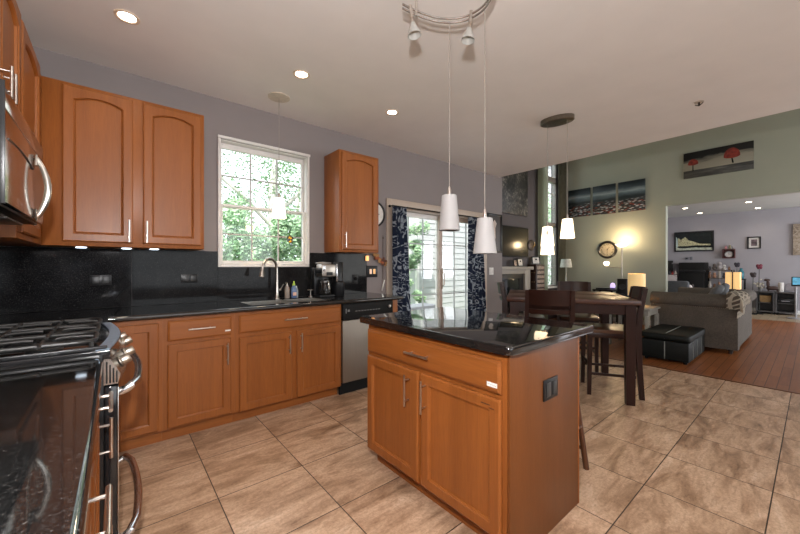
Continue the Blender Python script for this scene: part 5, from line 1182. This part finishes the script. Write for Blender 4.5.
# standing flowers
def flower(x, y, zt, col, label):
    c = thing('artificial_flower', label, 'flower', (x, y, 0), 0, 'tall single flowers in the office')
    MB().lathe([(.07, 0), (.07, .02), (.012, .04), (0, .04)], 18, T(x, y, 0)).build('base', BLACKM, c); MB().tube([(x, y, .03), (x + .01, y + .01, zt * .6), (x, y, zt)], .006, 8).build('stem', plain('stem_dark', (.03, .03, .025), .6), c)
    m = MB(); mt = plain('petal_%d' % int(col[0] * 500), col, .6)
    for k in range(7): m.puff((x + .025 * cos(k * .9), y + .028 * sin(k * .9), zt + .03 + .022 * (k % 3)), (.07, .07, .09), .9, 12)
    m.build('petals', mt, c)
flower(12.8, .915, 1.17, (.14, .012, .03), 'tall dark red artificial flower on a thin stem by the media units'); flower(13.2, 1.37, 1.22, (.025, .02, .03), 'tall black artificial flower on a thin stem behind the twin panel lamp'); flower(12.6, 1.01, .96, (.03, .02, .02), 'shorter dark flower on a thin stem behind the sofa throw')
# media units
for y0, y1, lab in ((.655, .99, 'low grey media unit with a tan basket, left of the pair in the office'), (.28, .645, 'low grey media unit with equipment, right of the pair in the office')):
    c = thing('media_unit', lab, 'media unit', (13.15, (y0 + y1) / 2, 0), 0, 'low media units in the office')
    MU = plain('unit_grey', (.065, .062, .062), .45)
    MB().box((12.95, y0, .05), (XO - .02, y0 + .03, .545)).box((12.95, y1 - .03, .05), (XO - .02, y1, .545)).box((12.94, y0, .5455), (XO - .02, y1, .575), .003).box((12.95, y0 + .03, .05), (XO - .02, y1 - .03, .08)).box((13.36, y0 + .03, .08), (13.375, y1 - .03, .545)).build('carcass', MU, c)
    MB().box((12.97, y0 + .03, .28), (13.35, y1 - .03, .295)).build('shelf', MU, c)
    for x in (12.98, 13.34):
        for y in (y0 + .03, y1 - .03): MB().box((x - .015, y - .015, 0), (x + .015, y + .015, .0495)).build('foot', BLACKM, c)
c = thing('storage_basket', 'tan basket inside the left media unit', 'basket', (13.1, .82, .30)); MB().loops([[(13.0 - q, .73 - q, z), (13.2 + q, .73 - q, z), (13.2 + q, .91 + q, z), (13.0 - q, .91 + q, z)] for z, q in ((.297, 0), (.47, .015))]).build('body', plain('wicker', (.22, .13, .05), .8, var=.4, scale=60), c)
c = thing('audio_receiver', 'black audio receiver inside the right media unit', 'electronics', (13.1, .46, .297)); MB().box((12.98, .33, .297), (13.3, .60, .42), .004).build('case', BLACK, c); MB().box((12.975, .40, .345), (12.9795, .54, .36)).build('display', plain('receiver_grey', (.35, .35, .38), .4), c)
c = thing('rocking_horse_figure', 'dark curved animal figure on top of the left media unit', 'figurine', (13.15, .73, .576))
DF = plain('figure_brown', (.05, .025, .02), .5)
MB().puff((13.15, .70, .66), (.12, .24, .11), .75, 18).puff((13.15, .78, .78), (.07, .07, .2), .8, 14).puff((13.15, .80, .87), (.06, .12, .07), .8, 14).box((13.12, .60, .576), (13.18, .63, .64)).box((13.12, .76, .576), (13.18, .79, .64)).build('body', DF, c)
c = thing('potted_plant', 'small white flowering plant in a pot on the left media unit', 'plant', (13.15, .92, .576))
MB().lathe([(.03, .576), (.045, .65), (.04, .65), (0, .64)], 18, T(13.15, .92, 0)).build('pot', plain('pot_grey', (.2, .19, .18), .6), c)
m = MB(); rnd = random.Random(8)
for k in range(16): m.puff((13.15 + rnd.gauss(0, .04), .92 + rnd.gauss(0, .045), .72 + rnd.gauss(0, .05)), (.05, .05, .04), .9, 10)
m.build('blossom', plain('blossom_white', (.5, .45, .36), .7), c)
c = thing('pillar_candle', 'tall white candle jar on the right media unit', 'candle', (13.15, .56, .576)); MB().lathe([(.05, .576), (.052, .58), (.052, .80), (.045, .81), (0, .805)], 24, T(13.15, .555, 0)).build('body', plain('wax_white', (.55, .52, .48), .5), c)
tag(MB().lathe([(.11, 0), (.11, .012), (.095, .016), (.09, .008), (0, .008)], 30, T(13.3, .40, .69) @ RY(-80)).build('decor_plate', plain('plate_grey', (.22, .2, .21), .4)), 'round grey plate standing on the right media unit', 'plate')
# tablet on a stand
c = thing('tablet_stand', 'grey pole stand holding a blue lit tablet at the right edge', 'stand', (12.3, .285, 0))
MB().lathe([(.15, 0), (.15, .02), (.02, .03), (.02, .76), (0, .76)], 26, T(12.3, .285, 0)).build('pole', plain('pole_grey', (.32, .31, .32), .4, .3), c)
TMt = T(12.28, .20, .87) @ RZ(-90) @ RX(-14)
MB().box((-.155, -.012, -.11), (.155, .012, .115), .006, M=TMt).build('tablet', BLACK, c); MB().box((-.135, -.0145, -.075), (.135, -.0125, .095), M=TMt).build('screen', plain('tablet_screen', (.10, .32, .48), .3, var=.5, scale=14, emit=.35, ecol=(.12, .42, .6)), c)
for k, (x, y, lab) in enumerate(((11.51, 2.17, 'office ceiling downlight, left of the nearer two'), (12.9, 2.10, 'office ceiling downlight, left of the farther two'), (11.54, 1.0, 'office ceiling downlight, right of the nearer two'), (12.9, .95, 'office ceiling downlight, right of the farther two'))):
    downlight(x, y, 2.75, lab, 'office ceiling downlights', 9, .06)
